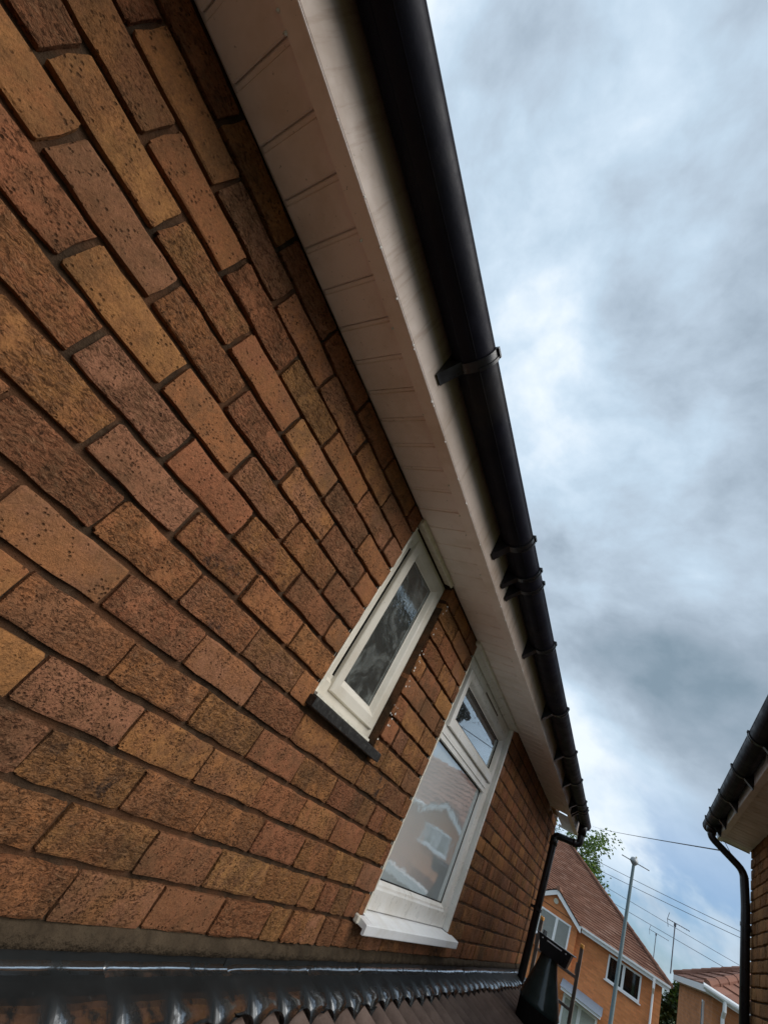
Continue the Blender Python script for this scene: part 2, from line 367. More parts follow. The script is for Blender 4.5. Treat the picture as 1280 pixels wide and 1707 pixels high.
def thing(name, label, cat, group=None, loc=(0, 0, 0)):
    o = bpy.data.objects.new(name, None); COL.objects.link(o); o.location = loc; o.empty_display_size = 0.2
    o['label'] = label; o['category'] = cat
    if group: o['group'] = group
    return o
def tag(o, label, cat, group=None):
    o['label'] = label; o['category'] = cat
    if group: o['group'] = group
    return o
def struct(o): o['kind'] = 'structure'; return o

# ------------------------------------------------------------------ ground
g = MB()
g.quad((-900, -900, 0), (900, -900, 0), (900, 900, 0), (-900, 900, 0))
struct(g.build('ground', M_GRASS))
rd = MB(); rd.quad((-200, 18.5, 0.004), (200, 18.5, 0.004), (200, 24.5, 0.004), (-200, 24.5, 0.004))
struct(rd.build('road', simple('asphalt', (0.05, 0.05, 0.052), 0.9, 0.2, 0.15, 3.0)))

# ------------------------------------------------------------------ brick builder
BL, BH, JT = 0.225, 0.0876, 0.0134
def brick_geo(mb, y0, y1, z0, z1, rnd, depth=0.09, sx=1, xw=0.0, ji=1.0):
    """one brick with an uneven arris; face towards +x (sx=1) or -x (sx=-1)"""
    L = y1 - y0
    ins = 0.0042
    ys = [y0, y0 + ins, y0 + L * 0.2, y0 + L * 0.4, y0 + L * 0.6, y0 + L * 0.8, y1 - ins, y1] if L > 0.07 else [y0, y0 + ins, (y0 + y1) / 2, y1 - ins, y1]
    zs = [z0, z0 + ins, (z0 + z1) / 2, z1 - ins, z1]
    pr = rnd.uniform(-0.002, 0.0015) * ji; ty = rnd.uniform(-0.0012, 0.0012) * ji; tz = rnd.uniform(-0.0015, 0.0015) * ji
    i0 = len(mb.v); ny, nz = len(ys), len(zs)
    for a, y in enumerate(ys):
        for b, z in enumerate(zs):
            ea = a in (0, ny - 1); eb = b in (0, nz - 1)
            x = pr + ty * (y - y0 - L / 2) / L * 2 + tz * (b - 2) / 2
            if ea or eb: x -= rnd.uniform(0.0008, 0.0024)
            yy, zz = y, z
            if ea: yy += rnd.uniform(-0.0024, 0.0022) * ji
            if eb: zz += rnd.uniform(-0.0026, 0.0020) * ji
            if ea and eb:
                x -= 0.0008; yy += rnd.uniform(0.0, 0.004) * (1 if a == 0 else -1); zz += rnd.uniform(0.0, 0.003) * (1 if b == 0 else -1)
            if not (ea or eb): x += rnd.uniform(-0.0007, 0.0007)
            mb.v.append((xw + sx * x, yy, zz))
    for a in range(ny - 1):
        for b in range(nz - 1):
            mb.f.append((i0 + a * nz + b, i0 + (a + 1) * nz + b, i0 + (a + 1) * nz + b + 1, i0 + a * nz + b + 1))
    ring = [(a, 0) for a in range(ny)] + [(ny - 1, b) for b in range(1, nz)] + [(a, nz - 1) for a in range(ny - 2, -1, -1)] + [(0, b) for b in range(nz - 2, 0, -1)]
    j0 = len(mb.v)
    for a, b in ring:
        p = mb.v[i0 + a * nz + b]; mb.v.append((xw - sx * depth, p[1], p[2]))
    for q in range(len(ring)):
        a, b = ring[q]; a2, b2 = ring[(q + 1) % len(ring)]
        mb.f.append((i0 + a * nz + b, i0 + a2 * nz + b2, j0 + (q + 1) % len(ring), j0 + q))

# ================================================================== THE BRICK HOUSE
house = thing('brick_house', 'near rustic brick house wall with two white windows under pale eaves', 'house')
WY0, WY1, ZTOP = -0.85, 6.17, 5.066
OPEN = [(1.028, 1.492, 4.338, 5.075), (2.008, 3.216, 3.835, 5.075)]   # y0,y1,z0,z1
ZB = 3.758                                                     # underside of lowest full course
wall = MB()
def holes_front(mb, x, ys, zs, opens, xback, xf=None):
    for a in range(len(ys) - 1):
        for b in range(len(zs) - 1):
            yc, zz = (ys[a] + ys[a + 1]) / 2, (zs[b] + zs[b + 1]) / 2
            if any(o[0] < yc < o[1] and o[2] < zz < o[3] for o in opens): continue
            x = xf(yc, zz) if xf else x
            mb.quad((x, ys[a], zs[b]), (x, ys[a + 1], zs[b]), (x, ys[a + 1], zs[b + 1]), (x, ys[a], zs[b + 1]))
    for o in opens:
        mb.quad((x, o[0], o[2]), (xback, o[0], o[2]), (xback, o[0], o[3]), (x, o[0], o[3]))
        mb.quad((x, o[1], o[2]), (xback, o[1], o[2]), (xback, o[1], o[3]), (x, o[1], o[3]))
        mb.quad((x, o[0], o[2]), (xback, o[0], o[2]), (xback, o[1], o[2]), (x, o[1], o[2]))
        mb.quad((x, o[0], o[3]), (xback, o[0], o[3]), (xback, o[1], o[3]), (x, o[1], o[3]))
XM = -0.0155
holes_front(wall, XM, sorted({WY0, WY1 - 0.009, 0.45, 4.2, *(v for o in OPEN for v in o[:2])}), sorted({2.4, 5.35, 4.02, 4.26, *(v for o in OPEN for v in o[2:])}), OPEN, -0.12,
            lambda y_, z_: -0.0045 if y_ > 3.2 else -0.0105 if z_ < 4.1 else -0.012 if z_ < 4.3 else XM)
wall.quad((XM, WY1 - 0.009, 0), (-8.0, WY1 - 0.009, 0), (-8.0, WY1 - 0.009, 5.35), (XM, WY1 - 0.009, 5.35))
wall.quad((XM, WY0, 0), (-8.0, WY0, 0), (-8.0, WY0, 5.35), (XM, WY0, 5.35))
wall.quad((XM, WY0, 0), (XM, WY1 - 0.009, 0), (XM, WY1 - 0.009, 2.4), (XM, WY0, 2.4))
wall = wall.build('wall', M_MORTAR, house)

OFF = [-0.1797, -0.315, -0.1876, -0.2967, -0.2081, -0.0878, 0.0248, 0.1482, 0.2591, 0.1421, 0.2536, 0.3735, 0.4711, 0.6013, 0.7197]
rnd = random.Random(5)
bricks = []
for c in range(15):
    zc_ = 5.03 - BH * c
    z0, z1 = zc_ - (BH - JT) / 2, zc_ + (BH - JT) / 2
    if c == 0: z1 = min(z1, 5.062)
    j = math.floor((WY0 - OFF[c]) / BL)
    y = OFF[c] + j * BL
    joints = []
    while y < WY1 + BL: joints.append(y + rnd.uniform(-0.002, 0.002)); y += BL
    for a in range(len(joints) - 1):
        jp = 0.0105 if c < 8 else 0.0065
        s0, s1 = joints[a] + jp / 2, joints[a + 1] - jp / 2
        s0 = max(s0, WY0); s1 = min(s1, WY1)
        if s1 - s0 < 0.02: continue
        segs = [(s0, s1)]
        for o in OPEN:
            if z1 > o[2] + 0.012 and z0 < o[3] - 0.012:
                ns = []
                for q0, q1 in segs:
                    if q1 <= o[0] or q0 >= o[1]: ns.append((q0, q1)); continue
                    if q0 < o[0]: ns.append((q0, o[0] + rnd.uniform(-0.003, 0.002)))
                    if q1 > o[1]: ns.append((o[1] + rnd.uniform(-0.002, 0.003), q1))
                segs = ns
        for q0, q1 in segs:
            if q1 - q0 < 0.022: continue
            zz0, zz1 = z0, z1
            for o in OPEN:
                if q0 > o[0] - 0.02 and q1 < o[1] + 0.02 and zz0 < o[2] < zz1: zz1 = o[2] - 0.002
            if zz1 - zz0 < 0.02: continue
            # a few snapped headers on the lower, further wall
            if q0 > 1.3 and q1 - q0 > 0.19 and rnd.random() < 0.35:
                mid_ = (q0 + q1) / 2; bricks.append((q0, mid_ - JT / 2, zz0, zz1, c)); bricks.append((mid_ + JT / 2, q1, zz0, zz1, c))
            else: bricks.append((q0, q1, zz0, zz1, c))
def bcol(rnd):
    t = rnd.random()
    r1 = rnd.uniform(0.0, 0.3) if t < 0.27 else rnd.uniform(0.3, 0.62) if t < 0.66 else rnd.uniform(0.62, 1.0)
    return (r1, rnd.random(), rnd.random(), 1.0)
CAMP = Vector((0.8181, 0, 4.203))
def seen(b):
    p = Vector((0, (b[0] + b[1]) / 2, (b[2] + b[3]) / 2)); d = p - CAMP
    vis = 1.0 if (b[0] > -0.5) else 0.05
    return (b[1] - b[0]) * (b[3] - b[2]) * abs(d.x) / d.length ** 3 * vis
bricks.sort(key=seen, reverse=True)
run = MB()
for i, (q0, q1, z0, z1, c) in enumerate(bricks):
    cc = bcol(rnd)
    if i < 298:
        mb = MB(); brick_geo(mb, q0, q1, z0, z1, rnd)
        o = sharp(mb.build('brick', M_BRICK, wall), 22); o.color = cc
    else:
        nf = len(run.f); brick_geo(run, q0, q1, z0, z1, rnd); run.c += [cc] * (len(run.f) - nf)
o = sharp(run.build('brick_run', M_BRICKF, wall), 22); o['kind'] = 'stuff'

# water drips hanging on the fascia lip
dr = MB(); rn = random.Random(63)
for k in range(46):
    y = rn.uniform(-0.5, 2.4) if k < 38 else rn.uniform(2.4, 5.2); r_ = rn.uniform(0.002, 0.0042); x = rn.choice((0.181, 0.224, 0.226)) + rn.uniform(-.002, .002)
    i = len(dr.v)
    for (rr_, dz) in ((0.6, 0.0), (1.0, -0.5), (0.8, -1.2), (0.2, -1.7)):
        for s_ in range(7): dr.v.append((x + r_ * rr_ * math.cos(s_ * 2 * PI / 7), y + r_ * rr_ * math.sin(s_ * 2 * PI / 7), 5.0525 + r_ * dz))
    for a in range(3):
        for s_ in range(7): dr.f.append((i + a * 7 + s_, i + a * 7 + (s_ + 1) % 7, i + (a + 1) * 7 + (s_ + 1) % 7, i + (a + 1) * 7 + s_))
dr = dr.build('fascia_drips', M_FRAME, house, True); dr['kind'] = 'stuff'

# unseen wall added behind the camera to darken the near end
wg = MB(); wg.box(0.0, 1.55, WY0 - 0.35, WY0 - 0.012, 0, 5.30); wg = wg.build('added_shade_wall', M_MORTAR, house)
run = MB(); tmp = MB()
for c in range(18):
    zc_ = 5.03 - BH * c; x = 0.01 - (BL / 2 if c % 2 else 0)
    while x < 1.55:
        a_, b_ = max(x, 0.012), min(x + BL - JT, 1.55)
        if b_ - a_ > 0.03:
            nf = len(run.f); run.box(a_, b_, WY0 - 0.1, WY0 - 0.002 + rnd.uniform(-.002, .0015), zc_ - (BH - JT) / 2, zc_ + (BH - JT) / 2); run.c += [bcol(rnd)] * (len(run.f) - nf)
        x += BL
run.build('brick_run', M_BRICKF, wg)['kind'] = 'stuff'

# mortar fillet over the lead, ragged top edge
fil = MB(); rows = []
yy = WY0
while yy < WY1 + 0.001:
    nz_ = noise.noise(Vector((yy * 9, 1.3, 0))) * 0.006 + noise.noise(Vector((yy * 40, 4.3, 0))) * 0.003
    n2 = noise.noise(Vector((yy * 14, 7.7, 0))) * 0.004
    rows.append([(XM - 0.001, yy, ZB + 0.008 + nz_), (0.000 + n2 * 0.6, yy, ZB + 0.001 + nz_), (0.006 + n2, yy, ZB - 0.014 + n2), (0.0075 + n2 * 0.5, yy, 3.731 + nz_ * 0.4), (XM, yy, 3.727 + nz_ * 0.4)])
    yy += 0.02
for r in rows: fil.v += r
for a in range(len(rows) - 1):
    for b in range(4): fil.f.append((a * 5 + b, a * 5 + b + 1, a * 5 + b + 6, a * 5 + b + 5))
fil.build('mortar_fillet', simple('dirty_mortar_fillet', (0.058, 0.042, 0.027), 0.95, 0.1, 0.4, 22, 34, 0.018, dirt=(0.02, 0.018, 0.012), dirtscale=11), wall, True)

# ------------------------------------------------------------------ eaves (shared by both near houses)
def arc(cx, cz, r, a0, a1, m=14):
    return [(cx + r * math.cos(R(a0 + (a1 - a0) * i / m)), cz + r * math.sin(R(a0 + (a1 - a0) * i / m))) for i in range(m + 1)]
def eaves(parent, xw, sx, zs, sw, ret, y0, y1, board0, fasch, gc, gz, gfall, gy0, gy1, brk, unions, soff_to, mirror=''):
    X = lambda x: xw + sx * x
    P = lambda prof: [(X(x), z) for x, z in prof]
    sf = MB(); sf.box(min(X(-0.01), X(sw + ret - 0.004)), max(X(-0.01), X(sw + ret - 0.004)), y0, soff_to, zs + 0.012, zs + 0.03)
    sf = sf.build('soffit', M_SOFFIT, parent)
    y = board0
    while y > y0: y -= 0.0985
    rr = random.Random(3)
    while y < soff_to - 0.02:
        a, b = max(y, y0) + 0.0018, min(y + 0.0985, soff_to) - 0.0012
        dz = rr.uniform(-0.0008, 0.0008)
        e = rr.uniform(0.0035, 0.006)
        # board with a rolled groove along one edge
        prof = [(a, zs + 0.0105), (a, zs + 0.0055), (a + 0.0022, zs + 0.0042), (a + 0.0085, zs + 0.0042), (a + 0.011, zs + dz), (b - 0.003, zs + dz), (b, zs + 0.003), (b, zs + 0.0105)]
        mb = MB(); i = 0; m_ = len(prof)
        mb.v = [(X(e), p, q) for p, q in prof] + [(X(sw - 0.0045), p, q) for p, q in prof]
        for k in range(m_): mb.f.append((k, (k + 1) % m_, m_ + (k + 1) % m_, m_ + k))
        mb.f.append(tuple(range(m_))); mb.f.append(tuple(range(m_, 2 * m_)))
        mb.build('soffit_board', M_SOFFIT, sf)
        y += 0.0985
    # fascia: returned bottom lip + face
    fx = sw + ret
    zb = zs - 0.010
    prof = [(sw, zs + 0.010), (sw, zb + 0.002), (sw + 0.002, zb), (fx - 0.004, zb), (fx - 0.001, zb + 0.001), (fx, zb + 0.004), (fx, zb + fasch), (fx - 0.018, zb + fasch), (fx - 0.018, zs + 0.010)]
    fs = MB()
    cuts = [y0, 1.70, y1] if not mirror else [y0, y1]
    fo = None
    for k in range(len(cuts) - 1):
        mb = MB(); mb.prism_y(P(prof), cuts[k] + (0.0015 if k else 0), cuts[k + 1] - (0.0015 if k < len(cuts) - 2 else 0))
        o_ = mb.build('fascia', M_FASCIA if not mirror else M_FASCIA2, parent); sharp(o_, 50)
    mb = MB(); mb.prism_y(P([(sw + 0.001, zb - 0.0006), (sw + 0.001, zb - 0.003), (fx - 0.003, zb - 0.003), (fx - 0.0015, zb - 0.0018), (fx - 0.0015, zb - 0.0006)]), y0, y1); mb.build('fascia_lip', M_SOFFIT, parent)
    # gutter
    zf = lambda y_: gz + gfall * (y_ - gy0)
    ro, ri = 0.060, 0.056
    outer = arc(gc, 0, ro, 180, 360, 18); inner = arc(gc, 0, ri, 360, 180, 18)
    lip = [(gc + ro, 0.0), (gc + ro + 0.002, 0.003), (gc + ro + 0.001, 0.008), (gc + ro - 0.004, 0.008)]
    prof = outer + lip[1:] + inner + [(gc - ro, 0.006)]
    gm = MB(); st = [gy0 + (gy1 - gy0) * i / 24 for i in range(25)]
    mp_ = len(prof)
    for yy in st:
        wob = noise.noise(Vector((yy * 1.1, 2, 0))) * 0.0012
        gm.v += [(X(x), yy, zf(yy) + z + wob) for x, z in prof]
    for a in range(24):
        for b in range(mp_): gm.f.append((a * mp_ + b, a * mp_ + (b + 1) % mp_, (a + 1) * mp_ + (b + 1) % mp_, (a + 1) * mp_ + b))
    # stop end
    e0 = len(gm.v); gm.v += [(X(x), gy1 + 0.004, zf(gy1) + z) for x, z in outer]; gm.f.append(tuple(range(e0, e0 + 19)))
    gt = sharp(gm.build('gutter', M_BLACK, parent), 30)
    # seam ribs moulded along the underside
    for an in (262, 300):
        mb = MB(); mb.tube([(X(gc + (ro + 0.0002) * math.cos(R(an))), yy, zf(yy) + (ro + 0.0002) * math.sin(R(an))) for yy in (gy0, (gy0 + gy1) / 2, gy1)], 0.0007, 5)
        mb.build('seam', M_BLACK, gt, True)
    def bracket(yc, w=0.030, wedge=True):
        mb = MB(); zz = zf(yc)
        # strap under the trough with a flared edge
        o1 = arc(gc, zz, ro + 0.0055, 180, 368, 18); i1 = arc(gc, zz, ro + 0.0006, 368, 180, 18)
        mb.prism_y(P(o1 + i1), yc - w / 2, yc + w / 2)
        o2 = arc(gc, zz, ro + 0.0085, 300, 372, 10); i2 = arc(gc, zz, ro + 0.004, 372, 300, 10)
        mb.prism_y(P(o2 + i2), yc + w / 2 - 0.008, yc + w / 2 + 0.001)
        mb.box(min(X(gc + ro - 0.006), X(gc + ro + 0.011)), max(X(gc + ro - 0.006), X(gc + ro + 0.011)), yc - w / 2, yc + w / 2, zz + 0.004, zz + 0.0125)
        if wedge:
            low_ = [(fx + 0.001, zz - 0.118), (fx + 0.007, zz - 0.122), (fx + 0.012, zz - 0.112)] + arc(gc, zz, ro + 0.004, 262, 180, 8) + [(fx + 0.001, zz + 0.01)]
            mb.prism_y(P(low_), yc - w / 2 - 0.006, yc + w / 2 - 0.002)
        b_ = sharp(mb.build('gutter_bracket', M_BLACKP, gt), 35)
        sc = MB(); sc.tube([(X(fx + 0.018), yc + w / 2 + 0.0005, zz - 0.048), (X(fx + 0.018), yc + w / 2 + 0.004, zz - 0.048)], 0.004, 8)
        return b_
    for yb in brk: bracket(yb)
    for yb in unions:
        bracket(yb - 0.045, 0.022); bracket(yb + 0.045, 0.022)
        mb = MB(); zz = zf(yb)
        mb.prism_y(P(arc(gc, zz, ro + 0.0035, 180, 366, 18) + arc(gc, zz, ro + 0.0005, 366, 180, 18)), yb - 0.05, yb + 0.05)
        sharp(mb.build('gutter_union', M_BLACK, gt), 30)
    return gt, X, zf
M_FASCIA2 = upvc('white_fascia_neighbour', (0.72, 0.74, 0.76), False, 0.35)
gt, GX, gzf = eaves(house, 0.0, 1, 5.065, 0.18, 0.047, WY0, 6.28, -0.2226, 0.215, 0.292, 5.236, -0.0118, WY0, 5.98,
                    [0.475, 1.235, 2.03, 2.83, 3.60, 4.28, 4.95], [1.475, 5.22], 5.42)

# far end of the eaves box: exposed boards and a piece of bare timber
eb = MB(); eb.box(0.004, 0.178, 6.30, 6.36, 5.060, 5.078); eb = eb.build('eaves_end_box', M_WHITE, house)
k = 0; y = 5.50
while y < 6.28:
    mb = MB(); mb.box(0.045, 0.178, y, y + 0.026, 5.062, 5.068, 0.001); mb.build('end_slat', M_WHITE, eb); y += 0.047
mb = MB(); mb.box(0.002, 0.060, 5.44, 5.74, 5.064, 5.0695); mb.build('end_timber', M_TIMBER, eb)
mb = MB(); mb.quad((0.178, 6.28, 5.055), (0.227, 6.28, 5.055), (0.227, 6.28, 5.27), (0.178, 6.28, 5.27)); mb.build('fascia_end_cap', M_FASCIA, eb)

# roof of the house, above the gutter
rf = MB()
pit_ = math.tan(R(35))
for k in range(12):
    x0, x1 = 0.30 - k * 0.33, 0.30 - (k + 1) * 0.33 - 0.03
    z0_, z1_ = 5.262 + k * 0.33 * pit_, 5.262 + (k + 1) * 0.33 * pit_ + 0.01
    rf.quad((x0, WY0, z0_ + 0.02), (x0, 5.40, z0_ + 0.02), (x1, 5.40, z1_), (x1, WY0, z1_))
    rf.quad((x0, WY0, z0_ - 0.005), (x0, 5.40, z0_ - 0.005), (x0, 5.40, z0_ + 0.02), (x0, WY0, z0_ + 0.02))
rf.quad((0.30, WY0, 5.255), (0.30, 5.40, 5.255), (-4.0, 5.40, 8.24), (-4.0, WY0, 8.24))
rf.build('roof', M_TILE, house)

# downpipe
dp = MB()
def smooth_path(pts, r=0.05, m=4):
    out = [Vector(pts[0])]
    for a in range(1, len(pts) - 1):
        p, q, s = Vector(pts[a - 1]), Vector(pts[a]), Vector(pts[a + 1])
        d1, d2 = (p - q), (s - q); rr = min(r, d1.length * 0.45, d2.length * 0.45)
        A, B = q + d1.normalized() * rr, q + d2.normalized() * rr
        for i in range(m + 1):
            t = i / m; out.append(A * (1 - t) ** 2 + q * 2 * t * (1 - t) + B * t * t)
    out.append(Vector(pts[-1])); return out
dp.tube(smooth_path([(0.292, 5.83, 5.12), (0.292, 5.83, 4.925), (0.062, 5.80, 4.895), (0.062, 5.80, 4.6), (0.062, 5.80, 3.0)], 0.045), 0.033, 14)
dpo = dp.build('downpipe', M_BLACKP, house, True)
mb = MB(); mb.tube([(0.292, 5.83, 5.13), (0.292, 5.83, 5.02)], 0.041, 14); mb.build('outlet', M_BLACKP, dpo, True)
mb = MB(); mb.tube([(0.262, 5.826, 4.921), (0.232, 5.822, 4.917)], 0.038, 14); mb.build('pipe_socket', M_BLACKP, dpo, True)
mb = MB(); mb.tube([(0.062, 5.80, 4.87), (0.062, 5.80, 4.80)], 0.038, 14); mb.build('pipe_socket', M_BLACKP, dpo, True)
for z in (4.23,):
    mb = MB(); mb.tube([(0.062, 5.80, z - 0.014), (0.062, 5.80, z + 0.014)], 0.038, 14); mb.box(0.0, 0.05, 5.78, 5.82, z - 0.012, z + 0.012); mb.build('pipe_clip', M_BLACKP, dpo)

# ------------------------------------------------------------------ windows
def sweep(mb, y0, y1, z0, z1, prof):
    """mitred frame: prof = [(inset, x), ...] swept round a rectangle"""
    i = len(mb.v)
    for ins, x in prof:
        mb.v += [(x, y0 + ins, z0 + ins), (x, y1 - ins, z0 + ins), (x, y1 - ins, z1 - ins), (x, y0 + ins, z1 - ins)]
    for a in range(len(prof) - 1):
        for b in range(4): mb.f.append((i + a * 4 + b, i + a * 4 + (b + 1) % 4, i + a * 4 + 4 + (b + 1) % 4, i + a * 4 + 4 + b))
    return mb
def sealant(parent, y, z0, z1, x=-0.004, w=0.006, seed=1):
    mb = MB(); rn = random.Random(seed); z = z0; pts = []
    while z < z1: pts.append(z); z += rn.uniform(0.010, 0.022)
    pts.append(z1)
    prev = 0
    rows = []
    for z in pts:
        prev = prev * 0.6 + rn.uniform(-1, 1) * 0.4
        a = y + w + prev * 0.006; rows.append([(x - 0.022, a + 0.010, z), (x - 0.004, a + 0.004, z), (x + 0.002 + prev * 0.001, a - 0.004, z), (x, y - 0.004, z)])
    for r in rows: mb.v += r
    for a in range(len(rows) - 1):
        for b in range(3): mb.f.append((a * 4 + b, a * 4 + b + 1, a * 4 + b + 5, a * 4 + b + 4))
    return mb.build('sealant', M_SEAL, parent, True)

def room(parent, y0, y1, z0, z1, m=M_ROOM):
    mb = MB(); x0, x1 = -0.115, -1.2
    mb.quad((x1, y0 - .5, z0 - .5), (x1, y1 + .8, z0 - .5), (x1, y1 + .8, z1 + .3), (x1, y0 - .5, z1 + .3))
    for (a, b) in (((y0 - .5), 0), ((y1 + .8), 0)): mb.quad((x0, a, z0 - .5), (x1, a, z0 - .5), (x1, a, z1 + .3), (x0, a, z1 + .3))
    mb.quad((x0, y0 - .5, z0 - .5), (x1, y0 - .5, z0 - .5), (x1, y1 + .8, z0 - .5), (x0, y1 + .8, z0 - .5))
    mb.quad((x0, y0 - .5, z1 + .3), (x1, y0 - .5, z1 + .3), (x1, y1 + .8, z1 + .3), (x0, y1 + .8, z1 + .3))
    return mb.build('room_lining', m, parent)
# small window
w1 = MB()
sweep(w1, 1.036, 1.490, 4.346, 5.052, [(0, -0.09), (0, -0.040), (0.003, -0.037), (0.050, -0.037), (0.060, -0.046), (0.075, -0.046)])
w1 = w1.build('window', M_FRAME1, house); w1['label'] = 'small single-light window with black slate sill'
mb = MB(); sweep(mb, 1.122, 1.464, 4.376, 5.028, [(0.004, -0.050), (0, -0.046), (0, -0.031), (0.004, -0.027), (0.036, -0.027), (0.042, -0.030), (0.055, -0.044), (0.060, -0.046), (0.060, -0.060)])
mb.build('sash', M_FRAME1, w1)
mb = MB(); sweep(mb, 1.178, 1.408, 4.432, 4.972, [(0, -0.0465), (0.003, -0.0455), (0.005, -0.050)]); mb.build('gasket', M_DARK, w1)
mb = MB(); mb.quad((-0.0490, 1.178, 4.432), (-0.0490, 1.408, 4.432), (-0.0490, 1.408, 4.972), (-0.0490, 1.178, 4.972)); mb.build('pane', M_GLASS1, w1)
mb = MB(); mb.box(-0.09, 0.004, 1.034, 1.43, 4.336, 4.3445); mb.build('sill_strip', M_SEAL, w1)
mb = MB(); mb.box(-0.05, 0.030, 1.012, 1.512, 4.300, 4.330, 0.002); mb.build('sill', M_SLATE, w1)
mb = MB(); mb.prism_y([(-0.03, 5.062), (-0.03, 5.0535), (0.002, 5.047), (0.006, 5.040), (0.010, 5.040), (0.014, 5.046), (0.014, 5.062)], 1.027, 1.452); mb.build('head_trim', M_SEAL, w1)
sealant(w1, 1.030, 4.345, 5.03, -0.012, 0.020, 4)
# flakes of old paint and filler on the brick beside the frame
rn = random.Random(21)
fl = MB()
for k in range(26):
    z = rn.uniform(4.35, 4.98); y = 1.498 + rn.uniform(-0.004, 0.025); s = rn.uniform(0.0015, 0.005)
    x = 0.0015 if y > 1.497 else -0.004
    fl.quad((x, y - s, z - s * .5), (x + 0.001, y + s * .6, z - s), (x, y + s, z + s * .4), (x + 0.001, y - s * .4, z + s))
fl.build('paint_flakes', M_TRIM, w1)['kind'] = 'stuff'
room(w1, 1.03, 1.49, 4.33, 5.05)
mb = MB(); mb.box(-0.62, -0.60, 1.62, 1.80, 4.55, 4.72); mb.build('pale_card', simple('pale_card_face', (0.7, 0.74, 0.72), 0.7, 0.2), w1)

# larger window
w2 = MB()
sweep(w2, 1.990, 3.186, 3.874, 5.052, [(0, -0.10), (0, -0.034), (0.003, -0.030), (0.070, -0.030), (0.078, -0.034), (0.086, -0.036), (0.094, -0.050), (0.098, -0.052), (0.098, -0.07)])
w2.box(-0.09, -0.031, 2.080, 3.096, 4.578, 4.600); w2.box(-0.09, -0.0275, 2.080, 3.096, 4.603, 4.622); w2.box(-0.09, -0.034, 2.080, 3.096, 4.600, 4.645)
w2 = w2.build('window', M_FRAME, house); w2['label'] = 'larger two-light window with white sill and obscured lower pane'
mb = MB(); sweep(mb, 2.120, 3.140, 4.648, 4.966, [(0.004, -0.05), (0, -0.046), (0, -0.024), (0.004, -0.020), (0.040, -0.020), (0.046, -0.024), (0.060, -0.040), (0.066, -0.042), (0.066, -0.06)]); mb.build('sash', M_FRAME, w2)
for (a, b, c_, d) in ((2.184, 3.076, 4.712, 4.902), (2.086, 3.090, 3.970, 4.578)):
    mb = MB(); sweep(mb, a, b, c_, d, [(0, -0.0425 if c_ > 4.5 else -0.0525), (0.004, -0.041 if c_ > 4.5 else -0.051), (0.007, -0.056)]); mb.build('gasket', M_DARK, w2)
mb = MB(); mb.quad((-0.045, 2.184, 4.712), (-0.045, 3.076, 4.712), (-0.045, 3.076, 4.902), (-0.045, 2.184, 4.902)); mb.build('pane', M_GLASS2, w2)
mb = MB(); mb.quad((-0.055, 2.080, 3.965), (-0.055, 3.096, 3.965), (-0.055, 3.096, 4.585), (-0.055, 2.080, 4.585)); mb.build('pane', M_GLASS3, w2)
mb = MB(); mb.box(-0.1, -0.002, 3.187, 3.2155, 3.874, 5.05, 0.002); mb.build('reveal_trim', M_FRAME, w2)
mb = MB(); mb.box(-0.031, -0.0285, 2.47, 2.83, 4.982, 4.992); mb.build('trickle_vent', simple('brown_vent_slot', (0.10, 0.07, 0.055), 0.7, 0.2), w2)
mb = MB(); mb.prism_y([(-0.031, 5.062), (-0.031, 5.030), (-0.022, 5.024), (0.000, 5.046), (0.018, 5.046), (0.022, 5.050), (0.022, 5.062)], 1.965, 3.235); mb.build('head_trim', M_FRAME, w2)
mb = MB()
mb.prism_y([(-0.09, 3.872), (-0.012, 3.871), (0.046, 3.864), (0.051, 3.861), (0.051, 3.834), (0.049, 3.831), (0.040, 3.831), (0.040, 3.846), (-0.09, 3.846)], 2.010, 3.214)
mb.prism_y([(0.004, 3.868), (0.046, 3.8638), (0.0512, 3.861), (0.0512, 3.834), (0.049, 3.8308), (0.040, 3.8308), (0.040, 3.846), (0.004, 3.846)], 1.945, 2.0095)
mb.prism_y([(0.004, 3.868), (0.046, 3.8638), (0.0512, 3.861), (0.0512, 3.834), (0.049, 3.8308), (0.040, 3.8308), (0.040, 3.846), (0.004, 3.846)], 3.2145, 3.278)
sl = mb.build('sill', M_SILLW, w2)
sealant(w2, 2.008, 3.86, 5.02, -0.010, 0.032, 9)
mb = MB(); mb.box(-0.002, 0.020, 1.928, 1.944, 3.846, 3.872, 0.004); mb.build('sealant', M_SEAL, w2)
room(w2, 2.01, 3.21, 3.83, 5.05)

# ------------------------------------------------------------------ lead flashing + lean-to roof
SL = math.tan(R(14)); PITCH = 0.1465; PH = 1.455 % PITCH
def roll_h(y):
    u = ((y - PH) / PITCH + 0.5) % 1.0 - 0.5
    return 0.050 * math.sqrt(max(0.0, 1 - (u / 0.35) ** 2)) if abs(u) < 0.35 else 0.0
def lead_h(y):
    u = ((y - PH) / PITCH + 0.5) % 1.0 - 0.5
    return 0.052 * math.sqrt(max(0.0, 1 - (u / 0.48) ** 2)) if abs(u) < 0.48 else 0.0
def roof_z(x): return 3.662 - SL * x
lr = MB(); lr.quad((-0.0, WY0, roof_z(0) - 0.03), (1.32, WY0, roof_z(1.32) - 0.03), (1.32, WY1 - 0.02, roof_z(1.32) - 0.03), (-0.0, WY1 - 0.02, roof_z(0) - 0.03))
lr.quad((1.30, WY0, 0), (1.30, WY1 - 0.02, 0), (1.30, WY1 - 0.02, roof_z(1.3) - 0.03), (1.30, WY0, roof_z(1.3) - 0.03))
lr.quad((0, WY1 - 0.02, 0), (1.30, WY1 - 0.02, 0), (1.30, WY1 - 0.02, roof_z(1.3) - 0.03), (0, WY1 - 0.02, roof_z(0) - 0.03))
